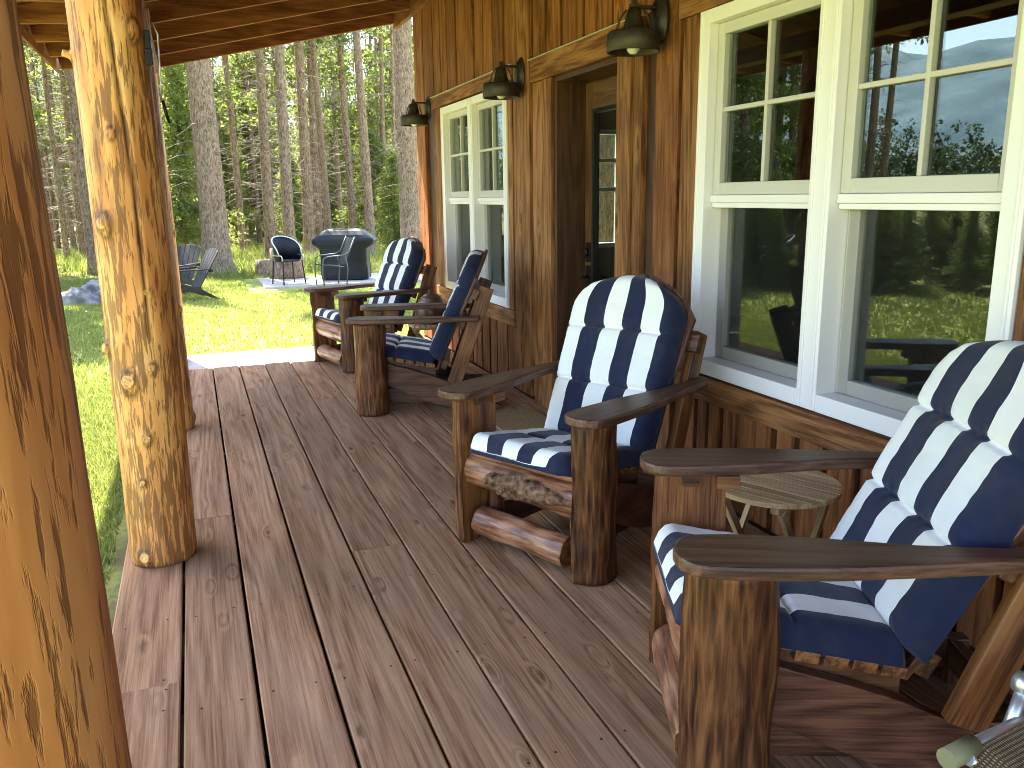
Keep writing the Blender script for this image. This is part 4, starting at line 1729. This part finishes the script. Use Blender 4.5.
def crown_mesh(name, h, z0, rmax, nbr, mat_, tuft=.30, dens=5, each=9, droop=.25, power=1., gapf=.0, top_r=.15):
    pts, dirs, rb = [], [], []
    for k in range(nbr):
        f = rng.uniform(0, 1) ** .9
        z = z0 + (h - z0) * f
        L = (rmax * (1 - f) ** power + top_r) * rng.uniform(.55, 1.15)
        th = rng.uniform(0, 2 * PI)
        br = rng.uniform(.15, .85)
        n = max(2, int(L * dens))
        for i in range(n):
            t = (i + rng.uniform(.2, 1)) / n
            if t < gapf:
                continue
            r = L * t
            lat = rng.normal(0, .13) * L * t
            x = math.cos(th) * r - math.sin(th) * lat
            y = math.sin(th) * r + math.cos(th) * lat
            zz = z + .10 * L * t - droop * L * t * t + rng.normal(0, .05)
            pts.append((x, y, zz))
            dirs.append((math.cos(th) * .8, math.sin(th) * .8, .25 - droop * t))
            rb.append(br)
    V, rn = needle_quads(pts, dirs, each, tuft, .09, np.array(rb))
    return quads_mesh(name, V, rn, mat_)


def trunk_mesh(name, r, h, seed, flare=1.35, seg=18, ntwig=70, ztw=(1.0, 9.), twl=(.3, 1.3)):
    b = MB()
    zs = [q for q in (0, .12, .35, .8, 1.6, 3, 5, 8, 11, 14) if q < h - .4] + [h]
    pts, rs = [], []
    for z in zs:
        pts.append((.08 * math.sin(z * .23 + seed) * (z / 6), .08 * math.cos(z * .19 + seed) * (z / 6) - .08 * math.cos(seed) * (z / 6), z))
        f = 1 - .75 * (z / h)
        fl = 1 + (flare - 1) * math.exp(-z / .28)
        rs.append(max(.03, r * f * fl))
    b.tube(pts, rs, seg, .5, 0, radfn=lambda a, th: 1 + .06 * mnoise.noise(Vector((math.cos(th) * 2.2 + seed, math.sin(th) * 2.2, a * .8))) + .10 * math.exp(-a / .3) * math.sin(th * 5 + seed))
    def rad(z):
        return np.interp(z, zs, rs)
    def cen(z):
        return (np.interp(z, zs, [p[0] for p in pts]), np.interp(z, zs, [p[1] for p in pts]))
    for k in range(ntwig):
        z = random.uniform(*ztw)
        th = random.uniform(0, 2 * PI)
        L = random.uniform(*twl) * (.6 + .4 * z / ztw[1])
        cx, cy = cen(z)
        r0 = rad(z) * .8
        d = Vector((math.cos(th), math.sin(th), random.uniform(-.1, .25)))
        p0 = Vector((cx, cy, z)) + Vector((d.x, d.y, 0)) * r0
        q = [p0, p0 + d * L * .4 + Vector((0, 0, -.04 * L)), p0 + d * L * .75 + Vector((random.uniform(-.1, .1), random.uniform(-.1, .1), -.16 * L)), p0 + d * L + Vector((random.uniform(-.2, .2), random.uniform(-.2, .2), -.38 * L))]
        rr = random.uniform(.006, .013)
        b.tube(q, [rr, rr * .8, rr * .6, rr * .3], 4, .5, 1, caps=False)
        for s_ in range(random.randint(0, 3)):
            p1 = q[1].lerp(q[3], random.random())
            e = Vector((random.uniform(-1, 1), random.uniform(-1, 1), random.uniform(-.7, .3))).normalized() * L * .35
            b.tube([p1, p1 + e * .6, p1 + e + Vector((0, 0, -.05))], [rr * .5, rr * .4, rr * .2], 3, .5, 1, caps=False)
    o = b.build(name, [M['bark'], M['twig']])
    me = o.data
    bpy.data.objects.remove(o)
    return me


TR = [trunk_mesh('trunk', .17, 19, 1., ntwig=90), trunk_mesh('trunk', .15, 17, 4., ntwig=110), trunk_mesh('trunk', .16, 20, 7., ntwig=70)]
TRBIG = trunk_mesh('trunk', .33, 23, 2.2, 1.5, 26, 70, (1.5, 10.), (.4, 1.6))
TRTHIN = [trunk_mesh('trunk', .085, 13, 3., 1.2, 10, 80, (.6, 8), (.25, .9)), trunk_mesh('trunk', .075, 11, 9., 1.2, 10, 70, (.6, 7), (.25, .8))]
TRYOUNG = [trunk_mesh('trunk', .07, 5.6, 5., 1.2, 8, 0), trunk_mesh('trunk', .06, 4.05, 6., 1.2, 8, 0)]
CR = [crown_mesh('crown', 19.5, 7.5, 2.0, 60, M['needle'], .15, 5., 18), crown_mesh('crown', 17.5, 6., 1.8, 55, M['needle'], .15, 5., 18, .3),
      crown_mesh('crown', 20.5, 9., 2.0, 55, M['needle'], .15, 5., 18)]
CRDENSE = crown_mesh('crown', 16., 6.5, 2.6, 260, M['needle'], .10, 6.5, 30, .3)  # crown kept above view, thickened to shade the lawn
CRLOW = crown_mesh('crown', 16., 1.4, 2.3, 170, M['needle'], .12, 6., 22, .35)
CRBIG = crown_mesh('crown', 23.5, 9.5, 2.6, 110, M['needle'], .16, 5., 18)
CRTHIN = [crown_mesh('crown', 13.3, 3.4, 1.4, 62, M['spruce'], .14, 6., 16, .3), crown_mesh('crown', 11.3, 2.6, 1.3, 60, M['spruce'], .14, 6., 16, .3)]
CRYOUNG = [crown_mesh('crown', 5.8, .5, 1.5, 120, M['spruce'], .11, 8., 18, .3, .85), crown_mesh('crown', 4.2, .3, 1.3, 110, M['spruce'], .11, 8., 18, .3, .85)]


def tree(name, label, x, y, tm, cm, sc=1., szk=1., group=None, rz=None):
    t = thing(name, label, 'tree', (x, y, GZ), random.uniform(0, 6.28) if rz is None else rz, group)
    t.scale = (sc, sc, sc * szk)
    for nm, me in (('trunk', tm), ('crown', cm)):
        if me is None:
            continue
        o = bpy.data.objects.new(nm, me)
        C.objects.link(o)
        o.parent = t
    return t


def ray_y(px, X, py=150):
    d = fwd + r2 * ((px - 512) / F_PX) - u2 * ((py - 384) / F_PX)
    return d.y * X / d.x


GRP = 'conifers standing behind the yard'
NAMED = [
    ('massive flaring pine trunk just behind the side view lawn chair', 207, 21.8, TRBIG, CRBIG, 1.0),
    ('broad pine trunk rising beside the cabin corner', 408, 20.5, TRBIG, CRBIG, .84),
    ('pine trunk first right of the log posts, half behind the lawn chairs', 168, 25., TR[0], CR[0], .95),
    ('pine with tall trunk above the stumps, left of the barrel chair', 263, 25.5, TR[1], CR[1], 1.05),
    ('pale grey pine trunk rising straight above the barrel backed chair', 283, 24., TR[2], CR[2], 1.05),
    ('brown pine trunk above the left edge of the covered grill', 303, 26.5, TR[0], CR[0], 1.0),
    ('pine trunk above the hood of the covered grill', 314, 30., TR[1], CR[1], 1.0),
    ('dark thin pine trunk above the middle of the covered grill', 323.5, 28.5, TR[2], CR[2], .82),
    ('pine trunk above the right shoulder of the covered grill', 349, 30., TR[1], CR[1], 1.0),
    ('leaning looking pine trunk above the far striped chair', 366, 26., TR[0], CR[2], .92),
    ('thin pine against bright sky left of the broad corner trunk', 378, 35., TRTHIN[0], CRTHIN[0], 1.1),
    ('thinnest pine against bright sky beside the broad corner trunk', 394, 38., TRTHIN[1], CRTHIN[1], 1.15),
    ('pine trunk in the gap between the two nearest log posts', 80, 23.5, TR[2], CR[1], .9),
]
occ = []
for lab, px, X, tm, cm, sc in NAMED:
    y = ray_y(px, X)
    occ.append((X, y))
    tree('pine_tree', lab, X, y, tm, cm, sc)
# young spruce with drooping light boughs
y = ray_y(172, 20.5)
for lab, px, X, cm, sc in (('young spruce with pale drooping boughs left of the massive pine', 176, 23.2, CRYOUNG[0], 1.0),
                           ('young spruce glowing yellow green right of the leaning pine', 372, 30.5, CRYOUNG[0], .9),
                           ('small green spruce between the corner trunk and the grill', 392, 27.5, CRYOUNG[1], .8)):
    tree('young_spruce', lab, X, ray_y(px, X), TRYOUNG[0] if cm is CRYOUNG[0] else TRYOUNG[1], cm, sc)
for lab, x, y, sc in (('dense crowned pine added to shade the lawn, nearest its left edge', 18.6, 3.9, .95), ('dense crowned pine added to shade the lawn, behind the nearest one at its left edge', 21.8, 5.6, 1.),
                      ('dense crowned pine added to shade the lawn, between the boulders and the wood', 25.2, 4.3, 1.05), ('dense crowned pine added to shade the lawn, just outside its far corner', 19.8, 6.6, .9)):
    tree('shade_pine', lab, x, y, TR[1], CRDENSE, sc)  # extra pines, added to throw tree shade on the lawn
    occ.append((x, y))
tree('pine_tree', 'broad pine trunk close behind the cabin, seen through its end window', 12.3, -6.38, TRBIG, CRBIG, .9)
# packed trunks behind
k = 0
tries = 0
while k < 200 and tries < 9000:
    tries += 1
    X = random.uniform(28, 68)
    px = random.uniform(-60, 440)
    y = ray_y(px, X)
    if any((X - a) ** 2 + (y - b) ** 2 < .7 for a, b in occ):
        continue
    occ.append((X, y))
    q = random.random()
    if q < .65:
        j = random.randint(0, 1)
        tree('slender_pine', 'slender conifer among the packed trunks at the back of the wood', X, y, TRTHIN[j], CRTHIN[j] if random.random() < .42 else None, random.uniform(.85, 1.5), group=GRP)
    else:
        j = random.randint(0, 2)
        tree('slender_pine', 'slender conifer among the packed trunks at the back of the wood', X, y, TR[j], CR[random.randint(0, 2)] if random.random() < .5 else None, random.uniform(.5, .85), group=GRP)
    k += 1
k = 0
while k < 46:
    X = random.uniform(34, 66)
    y = ray_y(random.uniform(-40, 430), X)
    if any((X - a) ** 2 + (y - b) ** 2 < 1.0 for a, b in occ):
        continue
    occ.append((X, y))
    tree('young_spruce', 'bushy young spruce filling the gaps between the back trunks', X, y, TRYOUNG[k % 2], CRYOUNG[k % 2], random.uniform(.8, 1.7), group='young spruces at the back of the wood')
    k += 1
# trees across the lawn, on the open side of the porch: seen mirrored in the windows
k = 0
MIR = 'conifers across the lawn, mirrored in the windows'
for az, d in [(20, 24), (23, 30), (26, 22), (28, 33), (16, 27), (31, 26), (13, 24), (18, 36), (25, 38), (33.5, 24), (10, 30)]:
    tree('pine_tree', 'tall conifer across the lawn, mirrored in the windows', d * math.cos(R(az)), d * math.sin(R(az)), TR[k % 3], CR[k % 3], random.uniform(.8, 1.), group=MIR)
    k += 1
for az, d in [(33, 25), (35, 22), (36.5, 30), (38, 27), (39.6, 36), (43.4, 29), (44.3, 31), (32, 33)]:
    tree('pine_tree', 'tall conifer across the lawn, mirrored in the windows', d * math.cos(R(az)), -4.6 + d * math.sin(R(az)), TR[k % 3], CRLOW if az < 39.8 else CR[k % 3], random.uniform(.8, 1.), group=MIR)
    k += 1
for i in range(26):
    az = 16 + i * 2.6 + random.uniform(-.9, .9)
    d = random.uniform(19, 27)
    tree('young_spruce', 'bushy green shrub sized spruce along the lawn edge, mirrored in the windows', d * math.cos(R(az)), d * math.sin(R(az)), TRYOUNG[i % 2], CRYOUNG[i % 2], random.uniform(.38, .62), .8,
         group='shrub sized spruces along the lawn edge')
for i in range(40):
    az = 35 + (i % 20) * 1.2 + random.uniform(-.4, .4)
    d = (16.6 if i < 20 else 19.) + random.uniform(-.6, 1.2)
    tree('young_spruce', 'bushy green shrub sized spruce along the lawn edge, mirrored in the windows', d * math.cos(R(az)), -4.6 + d * math.sin(R(az)), TRYOUNG[i % 2], CRYOUNG[i % 2], random.uniform(.30, .36) if i % 2 == 0 else random.uniform(.38, .48), .85,
         group='shrub sized spruces along the lawn edge')
# far wood across the valley: one mass
pts, dirs, rb = [], [], []
for i in range(1500):
    az = R(random.uniform(5, 95))
    d = random.uniform(70, 260)
    hh = random.uniform(6, 11) * (1 if d > 100 else .55)
    x, y = d * math.cos(az), d * math.sin(az)
    b_ = random.uniform(.1, .9)
    for j in range(26):
        f = random.random()
        rr = hh * .17 * (1 - f) + .05
        a = random.uniform(0, 6.28)
        pts.append((x + rr * math.cos(a) * random.random(), y + rr * math.sin(a) * random.random(), GZ + f * hh))
        dirs.append((math.cos(a), math.sin(a), -.3))
        rb.append(b_)
V, rn = needle_quads(pts, dirs, 7, .5, .3, np.array(rb), .3)
o = bpy.data.objects.new('far_wood', quads_mesh('far_wood', V, rn, M['farleaf']))
C.objects.link(o)
struct(o, 'stuff')
# mountain beyond
vs, fs = [], []
nx, ny = 90, 24
for i in range(nx + 1):
    for j in range(ny + 1):
        az = R(-5 + 110 * i / nx)
        d = 2200 + 2600 * j / ny
        x, y = d * math.cos(az), d * math.sin(az)
        e = math.sin(PI * min(1, j / ny * .62 + .0)) ** 1.2
        hgt = e * (430 + 200 * mnoise.noise(Vector((x * .0009, y * .0009, 0))) + 60 * mnoise.noise(Vector((x * .004, y * .004, 5)))) * (1.0 + .35 * math.sin(az * 2.2 + .3))
        vs.append((x, y, GZ - 4 + max(0, hgt)))
for i in range(nx):
    for j in range(ny):
        a = i * (ny + 1) + j
        fs.append((a, a + ny + 1, a + ny + 2, a + 1))
b = MB()
b.add(vs, fs, None, .5, 0, True)
struct(b.build('mountain', M['mountain']))
